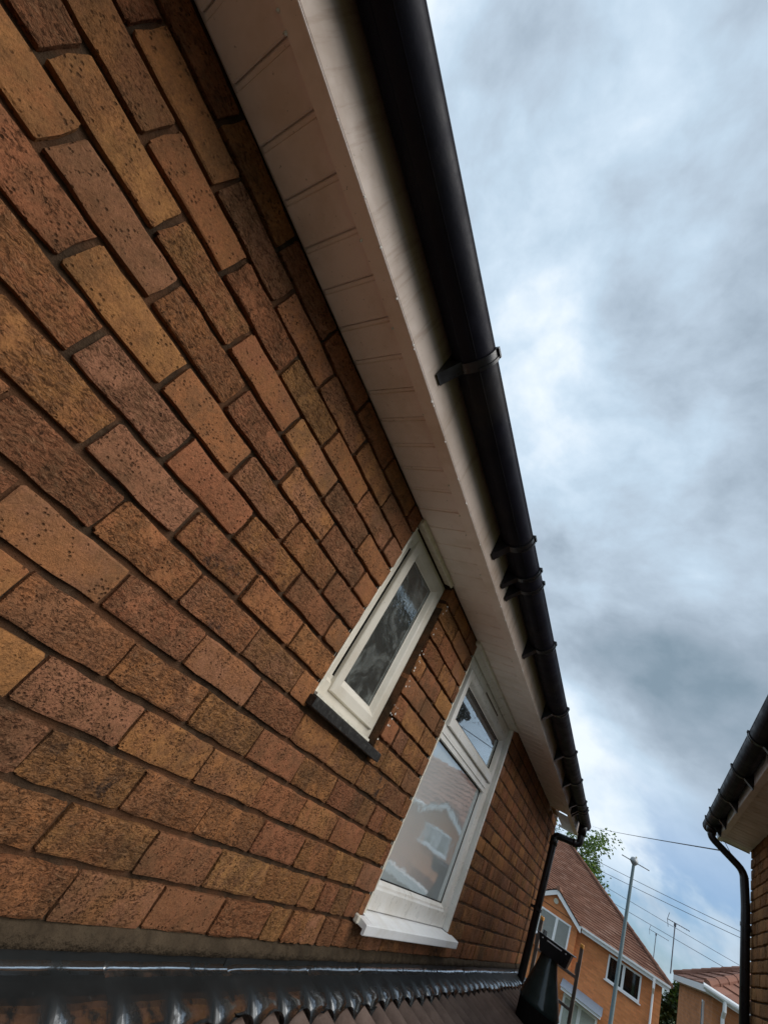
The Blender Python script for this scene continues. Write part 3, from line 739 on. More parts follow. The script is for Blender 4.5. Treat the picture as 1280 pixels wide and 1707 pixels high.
lr = lr.build('lean_to_roof', M_DARK, house)
def tile_mesh(x0, x1):
    mb = MB(); m_ = 32; w = PITCH * 2 - 0.004
    for (x, dz) in ((x0, -0.012), (x1, 0.006)):
        for i in range(m_ + 1):
            y = PH - PITCH / 2 + 0.002 + w * i / m_
            mb.v.append((x, y - (PH - PITCH / 2), roof_z(x) + dz + roll_h(y)))
    for i in range(m_ + 1): x, y, z = mb.v[m_ + 1 + i]; mb.v.append((x, y, z - 0.013))
    for b in range(2):
        for i in range(m_): mb.f.append((b * (m_ + 1) + i, b * (m_ + 1) + i + 1, (b + 1) * (m_ + 1) + i + 1, (b + 1) * (m_ + 1) + i))
    return mb
for rrow in range(4):
    x0 = 0.02 + 0.315 * rrow; base = tile_mesh(x0, x0 + 0.34)
    first = None
    k0 = math.floor((WY0 - PH) / (PITCH * 2)) + 1
    y = PH - PITCH / 2 + k0 * PITCH * 2
    while y + PITCH * 2 < WY1 + 0.02:
        if first is None: first = sharp(base.build('roof_tile', M_TILE, lr), 50); o = first
        else: o = first.copy(); COL.objects.link(o)
        o.location = (random.uniform(-0.002, 0.002), y, random.uniform(-0.0015, 0.0015)); y += PITCH * 2
ld = thing('lead_tmp', '', '') ; bpy.data.objects.remove(ld)
up = MB()
seams = [WY0, -0.33, 0.09, 0.50, 0.908, 1.313, 1.733]
while seams[-1] < 5.8: seams.append(seams[-1] + 0.415)
seams[-1] = WY1 - 0.01
leadroot = None
for k in range(len(seams) - 1):
    a, b = seams[k] - (0.02 if k else 0), seams[k + 1]
    ny = max(20, int((b - a) / 0.008)); mb = MB(); cols = []; wts = []
    lift = 0.0022 if k % 2 else 0.0
    rl = random.Random(k + 40); edge = rl.uniform(-0.006, 0.006)
    for i in range(ny + 1):
        y = a + (b - a) * i / ny
        w1_ = noise.noise(Vector((y * 5, 0.5, 3))) * 0.0045
        w2_ = noise.noise(Vector((y * 16, 2.5, 3))) * 0.0022
        col_ = []
        crease = 3.7065 + w1_ * 0.8 + (0.010 * math.exp(-((y - a) / 0.018) ** 2) if k else 0) * -1
        col_.append((0.0022 + lift, y, 3.737))
        col_.append((0.0035 + lift, y, crease + 0.010))
        col_.append((0.0065 + lift + w2_ * .3, y, crease + 0.003))
        col_.append((0.012 + lift, y, crease))
        XE = 0.118 + edge + w2_ * 2
        for s in range(1, 11):
            t = s / 10; x = 0.012 + (XE - 0.012) * t
            fol = (max(0.0, t - 0.34) / 0.66) ** 1.5
            ztile = roof_z(x) - 0.012 + 0.018 * (x - .02) / .34 + 0.009
            zflat = crease - (x - 0.012) * SL * 1.15
            z = zflat * (1 - min(1, fol * 1.4)) + (ztile + 0.012 * (1 - fol)) * min(1, fol * 1.4) + lead_h(y + w2_ * 1.5) * fol * (1.02 + noise.noise(Vector((round((y - PH) / PITCH) * 3.7, 5.1, 0))) * 0.06)
            z += noise.noise(Vector((x * 30, y * 22, 1))) * 0.0016 + lift
            col_.append((x, y, z))
        wr_ = min(1.0, lead_h(y) / 0.05) ** 4.0
        wts.append([0.0, 0.15, 0.9, 0.8] + [wr_ * min(1.0, max(0.0, s / 10 - 0.45) / 0.2) for s in range(1, 11)])
        cols.append(col_)
    m_ = len(cols[0])
    for c_ in cols: mb.v += c_
    for i in range(ny):
        for s in range(m_ - 1):
            mb.f.append((i * m_ + s, i * m_ + s + 1, (i + 1) * m_ + s + 1, (i + 1) * m_ + s))
            mb.c.append(((wts[i][s] + wts[i][s + 1] + wts[i + 1][s] + wts[i + 1][s + 1]) / 4, 0, 0, 1))
    if leadroot is None:
        fl_ = MB(); fl_.box(-0.006, 0.0012, WY0, WY1 - 0.01, 3.70, 3.733); leadroot = fl_.build('lead_flashing', M_DARK, house)
    mb.build('lead_sheet', M_LEAD, leadroot, True)

# ================================================================== NEIGHBOURING HOUSE (right)
nb = thing('neighbouring_house', 'brick house corner at right edge with black gutter and white eaves', 'house')
NX, NY0, NY1 = 1.690, 2.3, 6.19
NW = MB(); XMn = NX + 0.0105
NW.quad((XMn, NY0, 0), (XMn, NY1 - .009, 0), (XMn, NY1 - .009, 6.0), (XMn, NY0, 6.0))
NW.quad((XMn, NY1 - .009, 0), (8, NY1 - .009, 0), (8, NY1 - .009, 6.0), (XMn, NY1 - .009, 6.0))
NW.quad((XMn, NY0, 0), (8, NY0, 0), (8, NY0, 6.0), (XMn, NY0, 6.0))
NW = NW.build('wall', M_MORTAR, nb)
rn = random.Random(77); run = MB(); cnt = 0
c = 0; z = 5.70
while z > 2.9:
    y = NY1 - (0.0 if c % 2 else BL / 2)
    if c % 2 == 0: segs = [(NY1 - BL / 2 + JT / 2, NY1)]
    else: segs = []
    while y > NY0 + 0.03:
        segs.append((max(y - BL + JT / 2, NY0), y - (JT / 2 if y < NY1 else 0))); y -= BL
    for q0, q1 in segs:
        if q1 - q0 < 0.03: continue
        cc = (rn.uniform(0, 0.22), rn.uniform(0, 0.3), rn.random(), 1.0); za, zb_ = z - BH + JT, z
        if q0 > 5.1 and z > 3.9:
            mb = MB(); brick_geo(mb, q0, q1, za, zb_, rn, 0.09, -1, NX, 1.4); o = mb.build('brick', M_BRICK, NW, True); o.color = cc
        else:
            nf = len(run.f); brick_geo(run, q0, q1, za, zb_, rn, 0.09, -1, NX); run.c += [cc] * (len(run.f) - nf)
    z -= BH; c += 1
o = run.build('brick_run', M_BRICKF, NW, True); o['kind'] = 'stuff'
eaves(nb, NX, -1, 5.683, 0.215, 0.042, NY0, 6.27, NY0 + 0.05, 0.19, 0.257 + 0.065, 5.775, -0.006, NY0, 6.25,
      [3.62, 4.31, 5.00, 5.62, 5.95], [], 6.25, mirror='n')
mb = MB(); mb.box(NX - 0.257, NX, 6.252, 6.268, 5.676, 5.87); mb.build('eaves_end_board', M_FASCIA2, nb)
rf = MB()
for k in range(8):
    x0, x1 = NX - 0.33 + k * 0.33, NX - 0.33 + (k + 1) * 0.33 + 0.03
    z0_, z1_ = 5.80 + k * 0.33 * pit_, 5.80 + (k + 1) * 0.33 * pit_ + 0.01
    rf.quad((x0, NY0, z0_ + 0.02), (x0, 6.30, z0_ + 0.02), (x1, 6.30, z1_), (x1, NY0, z1_))
    rf.quad((x0, NY0, z0_ - 0.005), (x0, 6.30, z0_ - 0.005), (x0, 6.30, z0_ + 0.02), (x0, NY0, z0_ + 0.02))
rf.build('roof', M_TILE, nb)
dp = MB()
dp.tube(smooth_path([(NX - 0.322, 6.06, 5.70), (NX - 0.322, 6.06, 5.62), (NX - 0.062, 6.10, 5.47), (NX - 0.045, 6.10, 5.2), (NX - 0.028, 6.10, 3.2)], 0.06), 0.034, 14)
dpo = dp.build('downpipe', M_BLACKP, nb, True)
mb = MB(); mb.tube([(NX - 0.322, 6.06, 5.735), (NX - 0.322, 6.06, 5.655)], 0.042, 14); mb.build('outlet', M_BLACKP, dpo, True)
for zz in (5.05,):
    mb = MB(); mb.tube([(NX - 0.043, 6.10, zz - 0.014), (NX - 0.043, 6.10, zz + 0.014)], 0.039, 14); mb.box(NX - 0.03, NX + 0.01, 6.11, 6.15, zz - 0.02, zz); mb.build('pipe_clip', M_BLACKP, dpo)

# ================================================================== small near things
# flue terminal on the lean-to roof
tv = thing('roof_flue_terminal', 'glossy black flared flue terminal with boxy slotted cap on lean-to roof', 'flue', loc=(0.390, 4.5, 3.02))
def lathe(mb, prof, cx=0, cy=0, seg=24, sx=1.0, sy=1.0):
    i = len(mb.v)
    for r, z in prof:
        for s in range(seg): mb.v.append((cx + r * sx * math.cos(2 * PI * s / seg), cy + r * sy * math.sin(2 * PI * s / seg), z))
    for a in range(len(prof) - 1):
        for s in range(seg): mb.f.append((i + a * seg + s, i + a * seg + (s + 1) % seg, i + (a + 1) * seg + (s + 1) % seg, i + (a + 1) * seg + s))
    return mb
mb = MB(); lathe(mb, [(0.128, 0.722), (0.133, 0.735), (0.129, 0.748), (0.118, 0.790), (0.098, 0.850), (0.078, 0.910), (0.066, 0.955), (0.060, 0.985), (0.060, 1.01)], cx=-0.014); sharp(mb.build('flared_skirt', M_TERM, tv), 45)
mb = MB(); lathe(mb, [(0.126, 0.56), (0.127, 0.7225)], cx=-0.014); mb.build('base_collar', M_DARK, tv)
mb = MB(); i = 0
pf = [(-0.088, -0.080, 1.000), (0.088, -0.080, 1.000), (0.088, 0.080, 1.000), (-0.088, 0.080, 1.000), (-0.110, -0.098, 1.088), (0.110, -0.098, 1.088), (0.110, 0.098, 1.088), (-0.110, 0.098, 1.088)]
mb.v = [(x + 0.012, y, z) for x, y, z in pf]; mb.f = [(0, 3, 2, 1), (4, 5, 6, 7)] + [(a_, (a_ + 1) % 4, 4 + (a_ + 1) % 4, 4 + a_) for a_ in range(4)]
cap = mb.build('cap', M_BLACKP, tv)
mb = MB(); mb.box(-0.112, 0.140, -0.104, 0.104, 1.0885, 1.095, 0.002); mb.build('cap_lid', M_BLACKP, cap)
mb = MB(); mb.box(-0.040, 0.060, -0.1005, -0.0975, 1.074, 1.081); mb.build('cap_slot', M_WHITE, cap)
for x in (-0.070, 0.088):
    mb = MB(); mb.tube([(x, -0.102, 1.077), (x, -0.096, 1.077)], 0.0045, 8); mb.build('cap_rivet', M_WHITE, cap)
mb = MB(); mb.tube([(-0.075, 0.0, 1.095), (-0.075, 0.0, 1.12)], 0.014, 10); mb.build('cap_knob', M_GALV, cap)

# ladder
ladd = thing('ladder', 'grey ladder with orange stile tips leaning just beyond the house corner', 'ladder', loc=(0, 7.1, 0))
lean = lambda z: (4.2 - z) * 0.22
for xx in (-0.035, 0.407):
    mb = MB()
    for (z0, z1) in ((0.0, 4.165),):
        i = len(mb.v); hw, hd = 0.017, 0.034
        for z in (z0, z1):
            mb.v += [(xx - hw, lean(z) - hd, z), (xx + hw, lean(z) - hd, z), (xx + hw, lean(z) + hd, z), (xx - hw, lean(z) + hd, z)]
        mb.f += [(i, i + 1, i + 2, i + 3), (i + 4, i + 5, i + 6, i + 7)] + [(i + a, i + (a + 1) % 4, i + 4 + (a + 1) % 4, i + 4 + a) for a in range(4)]
    st = mb.build('stile', M_LADDER, ladd)
    mb = MB(); z = 4.185; mb.box(xx - 0.019, xx + 0.019, lean(z) - 0.036, lean(z) + 0.036, 4.166, 4.205, 0.006); mb.build('end_cap', M_ORANGE, st)
    mb = MB(); z = 4.0; mb.box(xx - 0.028, xx - 0.016, lean(z) - 0.03, lean(z) + 0.03, 3.93, 4.03); mb.build('bracket', M_LADDER, st)
z = 3.905
while z > 0.2:
    mb = MB(); mb.box(-0.02, 0.392, lean(z) - 0.016, lean(z) + 0.016, z - 0.014, z + 0.014, 0.003); mb.build('rung', M_LADDER, ladd); z -= 0.272

# ================================================================== far houses
def roof_courses(mb, A, B, C_, D, rows, rng, th=0.03, cols=28):
    """stepped tile courses between eaves A-B and top D-C (A below D, B below C)"""
    A, B, C_, D = map(Vector, (A, B, C_, D)); nrm = (B - A).cross(D - A).normalized()
    if nrm.z < 0: nrm = -nrm
    for r in range(rows):
        t0, t1 = r / rows, (r + 1.12) / rows
        L0, R0 = A.lerp(D, t0), B.lerp(C_, t0); L1, R1 = A.lerp(D, min(1, t1)), B.lerp(C_, min(1, t1))
        m_ = max(1, int((R0 - L0).length / 0.3)); sh = 0.5 / m_ if r % 2 else 0
        for i in range(m_):
            u0, u1 = i / m_, (i + 1) / m_
            lift = nrm * (th + rng.uniform(-0.006, 0.008))
            p0, p1 = L0.lerp(R0, u0) + lift, L0.lerp(R0, u1) + lift; q0, q1 = L1.lerp(R1, u0), L1.lerp(R1, u1)
            b0, b1 = L0.lerp(R0, u0), L0.lerp(R0, u1)
            cc = (rng.random(), 0, 0, 1)
            mb.quad(p0, p1, q1, q0); mb.quad(b0, b1, p1, p0); mb.c += [cc, cc]
def win_far(parent, x0, x1, y, z0, z1, mulls, fr=0.06, glass=M_GLASSF, back=None, sill=True, label=None):
    mb = MB(); mb.box(x0, x1, y - 0.03, y - 0.001, z0, z0 + fr); mb.box(x0, x1, y - 0.03, y - 0.001, z1 - fr, z1)
    mb.box(x0, x0 + fr, y - 0.03, y - 0.001, z0 + fr, z1 - fr); mb.box(x1 - fr, x1, y - 0.03, y - 0.001, z0 + fr, z1 - fr)
    for m_ in mulls: mb.box(m_ - fr * .75, m_ + fr * .75, y - 0.03, y - 0.001, z0 + fr, z1 - fr)
    w = mb.build('window', M_WHITE, parent)
    xs = [x0] + list(mulls) + [x1]
    for k in range(len(xs) - 1):
        mb = MB(); mb.quad((xs[k], y - 0.012, z0), (xs[k + 1], y - 0.012, z0), (xs[k + 1], y - 0.012, z1), (xs[k], y - 0.012, z1)); mb.build('pane', glass, w)
    mb = MB(); mb.quad((x0, y - 0.004, z0), (x1, y - 0.004, z0), (x1, y - 0.004, z1), (x0, y - 0.004, z1)); mb.build('blind' if back else 'room_shade', back or M_DARK, w)
    if sill: mb = MB(); mb.box(x0 - 0.06, x1 + 0.06, y - 0.09, y - 0.0305, z0 - 0.05, z0 - 0.002); mb.build('sill', M_WHITE, w)
    return w
HA = thing('orange_brick_house', 'orange brick house across the street with front gable and hipped tile roof', 'house', loc=(0, 31, 0))
YA = 0.0; XL, XR, ZE = -9.0, 2.27, 4.74
mb = MB(); mb.box(XL, XR, YA, 11.0, 0, ZE); mb.build('wall', M_RENDER, HA)
rg = random.Random(9); ra = MB(); t = 5.46; tp = 0.66
e = 0.30; zE = 4.80
roof_courses(ra, (XL - e, -e, zE), (XR + e, -e, zE), (XR + e - t, -e + t, zE + t * tp), (XL - e + t, -e + t, zE + t * tp), 36, rg)
roof_courses(ra, (XR + e, -e, zE), (XR + e, 11 + e, zE), (XR + e - t, 11 + e - t, zE + t * tp), (XR + e - t, -e + t, zE + t * tp), 36, rg)
ra.quad((XL - e, -e, zE - .01), (XR + e, -e, zE - .01), (XR + e - t, -e + t, zE + t * tp - .01), (XL - e + t, -e + t, zE + t * tp - .01)); ra.c.append((0, 0, 0, 1))
ra.quad((XR + e, -e, zE - .01), (XR + e, 11 + e, zE - .01), (XR + e - t, 11 + e - t, zE + t * tp - .01), (XR + e - t, -e + t, zE + t * tp - .01)); ra.c.append((0, 0, 0, 1))
raf = ra.build('roof', M_ROOFA, HA)
rt = MB()
for k in range(20):
    u0, u1 = k / 20, (k + 1) / 20 + 0.006
    f_ = lambda u: Vector((XR + e - t * u, -e + t * u, zE + t * tp * u + 0.035))
    nf = len(rt.f); rt.tube([f_(u0), f_(u1)], [0.10, 0.085], 8); rt.c += [(rg.random(), 0, 0, 1)] * (len(rt.f) - nf)
rt.build('hip_tiles', M_ROOFA, raf)['kind'] = 'stuff'
mb = MB(); mb.box(-1.14, XR + e - 0.02, -e - 0.12, -e - 0.02, zE - 0.06, zE + 0.02); mb.build('gutter', M_WHITE, HA)
mb = MB(); mb.box(-1.10, XR + e - 0.06, -e - 0.019, -e + 0.02, zE - 0.20, zE - 0.062); mb.build('fascia', M_WHITE, HA)
mb = MB(); mb.box(-1.10, XR + e - 0.06, -e + 0.021, -0.002, zE - 0.19, zE - 0.17); mb.build('soffit', M_WHITE, HA)
mb = MB(); mb.box(1.90, 1.99, -0.42, -0.30, zE - 0.42, zE - 0.07); mb.tube([(1.945, -0.35, zE - 0.4), (1.955, -0.06, zE - 0.6), (1.96, -0.06, 0.1)], 0.042, 10); mb.build('downpipe', M_WHITE, HA)
# front gable
GC, GW, GZ = -2.45, 1.17, 5.52
mb = MB(); i = 0
pf = [(GC - GW, 3.0), (GC + GW, 3.0), (GC + GW, 4.66), (GC, GZ - 0.10), (GC - GW, 4.66)]
mb.v = [(x, -0.30, z) for x, z in pf] + [(x, 2.0, z) for x, z in pf]
mb.f = [(0, 1, 2, 3, 4)] + [(a, (a + 1) % 5, 5 + (a + 1) % 5, 5 + a) for a in range(5)]
gb = mb.build('gable', M_RENDER, HA)
for sx in (-1, 1):
    mb = MB(); p0 = Vector((GC, -0.47, GZ + 0.10)); p1 = Vector((GC + sx * (GW + 0.14), -0.47, 4.72))
    d = (p1 - p0); up_ = Vector((0, 0, 0.19))
    a, b, c_, d_ = p0, p1, p1 - up_, p0 - up_ * 1.15
    mb.quad(a, b, c_, d_); o_ = Vector((0, 0.16, 0)); mb.quad(c_, d_, d_ + o_, c_ + o_); mb.quad(a, b, b + o_, a + o_); mb.quad(b, c_, c_ + o_, b + o_)
    mb.build('bargeboard', M_WHITE, gb)
    rg2 = random.Random(4 + sx); gr = MB()
    roof_courses(gr, (GC + sx * (GW + 0.18), -0.50, 4.735), (GC + sx * (GW + 0.18), 2.6, 4.735), (GC, 2.6, GZ + 0.14), (GC, -0.50, GZ + 0.14), 6, rg2)
    gr.build('gable_roof', M_ROOFA, gb)
mb = MB(); mb.tube([(GC, -0.55, GZ + 0.16), (GC, 1.6, GZ + 0.16)], 0.10, 10); mb.c = [(0.9, 0, 0, 1)] * len(mb.f); mb.build('ridge_tile', M_ROOFA, gb)
mb = MB(); mb.tube([(-2.44, -0.33, 5.13), (-2.44, -0.3005, 5.13)], 0.115, 20); mb.build('round_vent', M_STONE, gb)
win_far(HA, -3.06, -1.56, -0.30, 3.47, 4.58, [-2.22], 0.075, M_GLASSB, M_BLIND)
win_far(HA, 0.14, 1.50, 0.0, 3.58, 4.52, [0.80], 0.07)
# entrance canopy and window beneath
mb = MB(); mb.prism_y([(-1.46, 2.22), (0.20, 2.22), (0.20, 2.33), (-1.46, 2.33)], -0.75, -0.002); cn = mb.build('canopy', M_WHITE, HA)
mb = MB(); mb.v = [(-1.50, -0.80, 2.332), (0.24, -0.80, 2.332), (0.24, -0.01, 2.60), (-1.50, -0.01, 2.60), (-1.50, -0.01, 2.332), (0.24, -0.01, 2.332)]; mb.f = [(0, 1, 2, 3), (0, 3, 4), (1, 5, 2)]; mb.build('canopy_roof', M_LEADBLUE, cn)
win_far(HA, -1.35, 0.10, -0.05, 0.9, 2.15, [-0.62], 0.09, M_GLASSB, M_BLIND)

# second far house, nearer, behind the downpipe at right
HB = thing('tan_brick_house', 'tan brick house with hipped brown roof partly behind the right downpipe', 'house', loc=(2.40, 16.3, 0))
HB.rotation_euler.z = R(3.4)
EZ = 4.96; dB, wB = 5.1, 9.0
mb = MB(); mb.box(0.12, wB, 0.12, dB - 0.12, 0, EZ - 0.10); mb.build('wall', M_RENDER2, HB)
rb = MB(); rg = random.Random(31); tb = dB / 2; 
roof_courses(rb, (0, dB, EZ), (0, 0, EZ), (tb, tb, EZ + tb * 0.72), (tb, tb, EZ + tb * 0.72), 11, rg, 0.03)
roof_courses(rb, (0, 0, EZ), (wB, 0, EZ), (wB - tb, tb, EZ + tb * 0.72), (tb, tb, EZ + tb * 0.72), 11, rg, 0.03)
roof_courses(rb, (0, dB, EZ), (wB, dB, EZ), (wB - tb, tb, EZ + tb * 0.72), (tb, tb, EZ + tb * 0.72), 11, rg, 0.03)
rbo = rb.build('roof', M_ROOFB, HB)
for (s_, e_) in (((0, 0, EZ), (tb, tb, EZ + tb * 0.72)), ((0, dB, EZ), (tb, tb, EZ + tb * 0.72))):
    s_, e_ = Vector(s_), Vector(e_); rt = MB()
    for k in range(13):
        nf = len(rt.f); rt.tube([s_.lerp(e_, k / 13) + Vector((0, 0, .03)), s_.lerp(e_, (k + 1.1) / 13) + Vector((0, 0, .03))], [0.085, 0.07], 8); rt.c += [(rg.random(), 0, 0, 1)] * (len(rt.f) - nf)
    rt.build('hip_tiles', M_ROOFB, rbo)['kind'] = 'stuff'
mb = MB(); mb.box(-0.035, -0.005, 0.0, dB, EZ - 0.13, EZ - 0.005); mb.box(-0.03, wB, -0.035, -0.006, EZ - 0.13, EZ - 0.005); mb.build('fascia', M_WHITE, HB)
mb = MB(); mb.box(0.0, 0.119, 0.0, dB, EZ - 0.128, EZ - 0.11); mb.box(0.12, wB, 0.0, 0.119, EZ - 0.128, EZ - 0.11); mb.build('soffit', M_WHITE, HB)
mb = MB(); mb.tube([(-0.09, -0.09, EZ - 0.04), (wB, -0.09, EZ - 0.04)], 0.055, 10); mb.build('gutter', M_WHITE, HB)
mb = MB(); mb.tube([(0.30, -0.09, EZ - 0.05), (0.30, -0.09, EZ - 0.25), (0.30, 0.07, EZ - 0.38), (0.30, 0.07, 0.1)], 0.036, 10); mb.build('downpipe', M_WHITE, HB)
mb = MB(); mb.box(0.085, 0.119, 1.02, 1.16, EZ - 0.80, EZ - 0.26); sw_ = mb.build('window', M_WHITE, HB)
mb = MB(); mb.box(0.080, 0.0845, 1.045, 1.135, EZ - 0.75, EZ - 0.30); mb.build('pane', M_GLASSF, sw_)
mb = MB(); mb.box(0.05, 0.119, 0.99, 1.19, EZ - 0.835, EZ - 0.802); mb.build('sill', M_WHITE, sw_)

mb = MB(); pf = [(1.30, 3.3), (2.75, 3.3), (2.75, 4.72), (2.02, 5.22), (1.30, 4.72)]
mb.v = [(x, -0.25, z) for x, z in pf] + [(x, 1.6, z) for x, z in pf]
mb.f = [(0, 1, 2, 3, 4)] + [(a, (a + 1) % 5, 5 + (a + 1) % 5, 5 + a) for a in range(5)]
gbb = mb.build('gable', M_RENDER2, HB)
for sx in (-1, 1):
    mb = MB(); p0 = Vector((2.02, -0.40, 5.36)); p1 = Vector((2.02 + sx * 0.85, -0.40, 4.78)); up_ = Vector((0, 0, 0.15)); o_ = Vector((0, 0.14, 0))
    mb.quad(p0, p1, p1 - up_, p0 - up_ * 1.1); mb.quad(p0, p1, p1 + o_, p0 + o_); mb.quad(p1 - up_, p0 - up_ * 1.1, p0 - up_ * 1.1 + o_, p1 - up_ + o_); mb.build('bargeboard', M_WHITE, gbb)
    gr = MB(); roof_courses(gr, (2.02 + sx * 0.88, -0.42, 4.79), (2.02 + sx * 0.88, 1.9, 4.79), (2.02, 1.9, 5.39), (2.02, -0.42, 5.39), 5, random.Random(8 + sx)); gr.build('gable_roof', M_ROOFB, gbb)
win_far(HB, 1.52, 2.48, -0.25, 3.98, 4.55, [2.0], 0.06, M_GLASSB, M_BLIND)
mb = MB(); mb.box(0.9, 6.0, -1.3, -1.22, 2.85, 3.05); mb.box(0.9, 6.0, -1.22, 0.10, 2.99, 3.03); mb.build('porch_fascia', M_WHITE, HB)
mb = MB(); mb.box(1.0, 5.9, -0.9, -0.82, 0.0, 2.84); mb.build('porch_front', M_LEADBLUE, HB)

# ------------------------------------------------------------------ aerials
def aerial(loc, h, boom, label):
    a = thing('tv_aerial', label, 'aerial', 'television aerials against the sky', loc)
    mb = MB(); mb.tube([(0, 0, 0), (0, 0, h)], 0.016, 8); mb.build('mast', M_AERIAL, a)
    mb = MB(); mb.tube([(-boom * 0.36, 0, h + 0.06), (boom * 0.64, -0.05, h + 0.07)], 0.010, 6); bo = mb.build('boom', M_AERIAL, a)
    mb = MB(); mb.box(-0.03, 0.03, -0.03, 0.03, h - 0.03, h + 0.06); mb.build('clamp', M_AERIAL, a)
    for k in range(9):
        x = -boom * 0.25 + boom * 0.88 * k / 8; mb = MB(); mb.tube([(x, -0.11, h + 0.065), (x, 0.11, h + 0.065)], 0.006, 5); mb.build('element', M_AERIAL, bo)
    for s in (-1, 1):
        mb = MB(); mb.tube([(-boom * 0.36, 0, h + 0.06), (-boom * 0.34 + 0.03, 0.02, h + 0.06 + s * 0.19)], 0.008, 5); mb.build('reflector', M_AERIAL, bo)
    return a
aerial((1.86, 31.75, 5.20), 1.12, 0.80, 'thin tv aerial on a mast on the hip of the orange house roof')
aerial((1.95, 20.75, 4.90), 1.20, 0.58, 'taller tv aerial on a mast at the brown hipped roof corner')

# ------------------------------------------------------------------ street lamp
lp = thing('street_lamp', 'tall grey-green street lamp column with small cross-arm and lantern', 'street lamp', loc=(0.62, 26, 0))
mb = MB(); lathe(mb, [(0.095, 0), (0.095, 1.2), (0.075, 1.25), (0.058, 7.75), (0.058, 7.82)], seg=14); mb.build('column', M_POLE, lp, True)
mb = MB(); mb.tube([(-0.48, 0, 7.945), (0.58, 0, 7.905)], 0.022, 8); mb.build('cross_arm', M_GALV, lp)
mb = MB(); lathe(mb, [(0.062, 7.80), (0.15, 7.90), (0.16, 7.97), (0.12, 8.06), (0.05, 8.10), (0.001, 8.10)], seg=14); ln = mb.build('lantern', M_GALV, lp, True)
mb = MB(); lathe(mb, [(0.035, 8.10), (0.035, 8.15), (0.001, 8.17)], cx=0.06, seg=10); mb.build('photocell', M_STONE, ln)

# ------------------------------------------------------------------ overhead wires
def wire(p, q, sag, r, label, name='overhead_wire', group='wires crossing the sky'):
    p, q = Vector(p), Vector(q); pts = []
    for i in range(13):
        t = i / 12; v = p.lerp(q, t); v.z -= sag * 4 * t * (1 - t); pts.append(v)
    mb = MB(); mb.tube(pts, r, 6); return tag(mb.build(name, M_WIRE), label, 'wire', group)
def at(tx, tz, Y): return (0.8181 + tx * Y, Y, 4.203 + tz * Y)
wire(at(-0.075, 0.1625, 46), at(0.1075, 0.2225, 6.3), 0.05, 0.006, 'highest wire running from behind the tree to the right house eaves')
wire(at(-0.11, 0.1135, 40), at(0.20, 0.136, 40), 0.1, 0.014, 'upper of the paired wires below the highest one')
wire(at(-0.11, 0.1015, 40), at(0.20, 0.130, 40), 0.1, 0.014, 'lower of the paired wires below the highest one')
wire(at(-0.11, 0.0880, 40), at(0.20, 0.0918, 40), 0.05, 0.011, 'faint wire passing just above the tv aerials')
wire(at(-0.11, 0.0720, 40), at(0.20, 0.0810, 40), 0.05, 0.012, 'lowest wire passing behind both tv aerial masts')
wire((NX - 0.20, 6.275, 5.70), (NX - 0.01, 6.20, 5.45), 0.03, 0.003, 'thin cable looping under the right house eaves corner', 'eaves_cable', 'cables at the neighbouring eaves')

# ------------------------------------------------------------------ trees
def leaf_mat(name, cols):
    m, k, fin = mat(name)
    pos = k('ShaderNodeNewGeometry').outputs['Position']
    a = k('ShaderNodeSeparateColor', {0: k('ShaderNodeAttribute', attribute_name='bk').outputs['Color']}).outputs[0]
    c = k.ramp(a, [(i / (len(cols) - 1), c_) for i, c_ in enumerate(cols)])
    d = k('ShaderNodeBsdfDiffuse', {0: c}).outputs[0]; t = k('ShaderNodeBsdfTranslucent', {0: k.mix(1.0, c, (1.6, 1.7, 0.8), 'MULTIPLY')}).outputs[0]
    gl = k('ShaderNodeBsdfGlossy', {0: (0.5, 0.5, 0.5, 1), 'Roughness': 0.5}).outputs[0]
    s1 = k('ShaderNodeMixShader', {0: 0.4, 1: d, 2: t}).outputs[0]
    fin(k('ShaderNodeMixShader', {0: 0.06, 1: s1, 2: gl}).outputs[0]); return m
M_LEAF = leaf_mat('broad_leaves', [(0.04, 0.075, 0.02), (0.07, 0.12, 0.03), (0.10, 0.16, 0.04)])
M_LEAFD = leaf_mat('dark_evergreen_leaves', [(0.018, 0.04, 0.012), (0.035, 0.065, 0.018), (0.06, 0.095, 0.028)])
def leaf(mb, p, s, rn):
    a = Vector((rn.uniform(-1, 1), rn.uniform(-1, 1), rn.uniform(-1, .6))).normalized(); b = a.cross(Vector((rn.uniform(-1, 1), rn.uniform(-1, 1), 1))).normalized()
    p = Vector(p); w = s * 0.36
    mb.quad(p, p + a * s * .5 + b * w, p + a * s, p + a * s * .5 - b * w); mb.c.append((rn.random(), 0, 0, 1))
def branch(mb, p, d, L, r, depth, rn, tips, spread):
    pts = [Vector(p)]; rs = [r]; d = Vector(d).normalized()
    for i in range(4):
        d = (d + Vector((rn.uniform(-1, 1), rn.uniform(-1, 1), rn.uniform(-.5, .7))) * 0.22).normalized()
        pts.append(pts[-1] + d * L / 4); rs.append(r * (1 - 0.16 * (i + 1)))
    mb.tube(pts, rs, 6 if depth > 1 else 4, False)
    if depth == 0: tips.append((pts[2], pts[4])); return
    for i in range(rn.randint(3, 4)):
        k = rn.randint(1, 4); nd = (d + Vector((rn.uniform(-1, 1), rn.uniform(-1, 1), rn.uniform(-.6, .8))) * spread).normalized()
        branch(mb, pts[k], nd, L * rn.uniform(.55, .75), rs[k] * .6, depth - 1, rn, tips, spread)
    tips.append((pts[3], pts[4]))
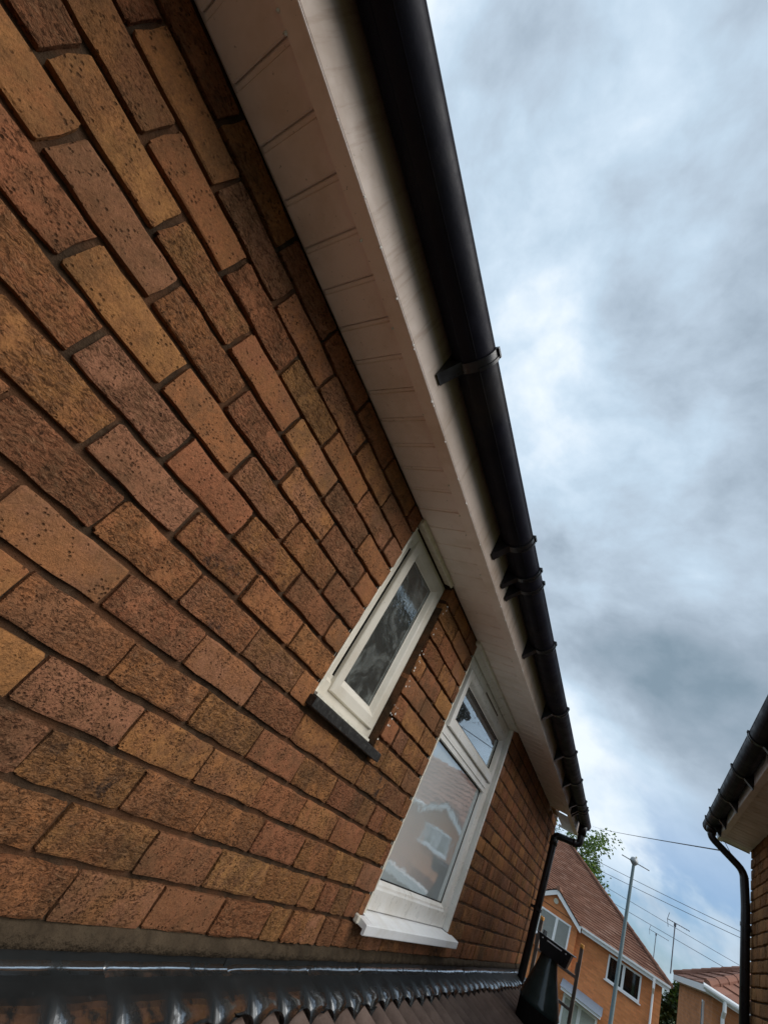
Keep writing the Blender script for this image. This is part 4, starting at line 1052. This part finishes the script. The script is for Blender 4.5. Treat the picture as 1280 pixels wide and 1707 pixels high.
def tree(name, label, loc, th, L, r, seed, lm, per, ls, cs, spread=0.9, depth=3):
    t_ = thing(name, label, 'tree', None, loc); rn = random.Random(seed); mb = MB(); tips = []
    mb.tube([(0, 0, 0), (0.1, 0, th * .5), (0, 0.1, th)], [r * 1.3, r, r * .8], 10)
    for i in range(6):
        an = i * 2 * PI / 6 + rn.uniform(-.3, .3); branch(mb, (0, 0.05, th * rn.uniform(.7, 1.0)), (math.cos(an), math.sin(an), rn.uniform(.4, 1.4)), L, r * .5, depth, rn, tips, spread)
    branch(mb, (0, 0.1, th), (0, 0, 1), L * 1.2, r * .6, depth, rn, tips, spread)
    mb.build('trunk', M_BARK, t_, True); lf = MB()
    for a, b in tips:
        if rn.random() < 0.12: continue
        for k in range(per):
            p = a.lerp(b, rn.uniform(0, 1.15)) + Vector((rn.gauss(0, cs), rn.gauss(0, cs), rn.gauss(-cs * .2, cs))); leaf(lf, p, ls * rn.uniform(.7, 1.3), rn)
    lf.build('crown', lm, t_)['kind'] = 'stuff'; return t_
tree('broadleaf_tree', 'green leafy tree rising behind the orange house roof ridge', (-4.6, 45.5, 0), 6.0, 2.7, 0.24, 12, M_LEAF, 24, 0.22, 0.24)
def bush(name, label, loc, rx, ry, h, seed, lm, cnt, ls):
    t_ = thing(name, label, 'tree', None, loc); rn = random.Random(seed); mb = MB()
    mb.tube([(0, 0, 0), (0, 0, h * .9)], [0.12, 0.03], 8); mb.build('trunk', M_BARK, t_, True); lf = MB()
    for k in range(cnt):
        z = rn.random() ** 0.8; an = rn.uniform(0, 2 * PI); rad = (1 - z ** 2.2) ** .5 * (0.55 + .45 * rn.random()) * (1 + .25 * noise.noise(Vector((math.cos(an) * 2, math.sin(an) * 2, z * 7 + seed))))
        leaf(lf, (rx * rad * math.cos(an), ry * rad * math.sin(an), h * (0.04 + z * .96) + rn.gauss(0, .05)), ls * rn.uniform(.6, 1.3), rn)
    lf.build('crown', lm, t_)['kind'] = 'stuff'; return t_
bush('evergreen_tree', 'dark evergreen tree filling the gap between the two far houses', (3.9, 39, 0), 1.9, 1.4, 5.55, 3, M_LEAFD, 9000, 0.20)
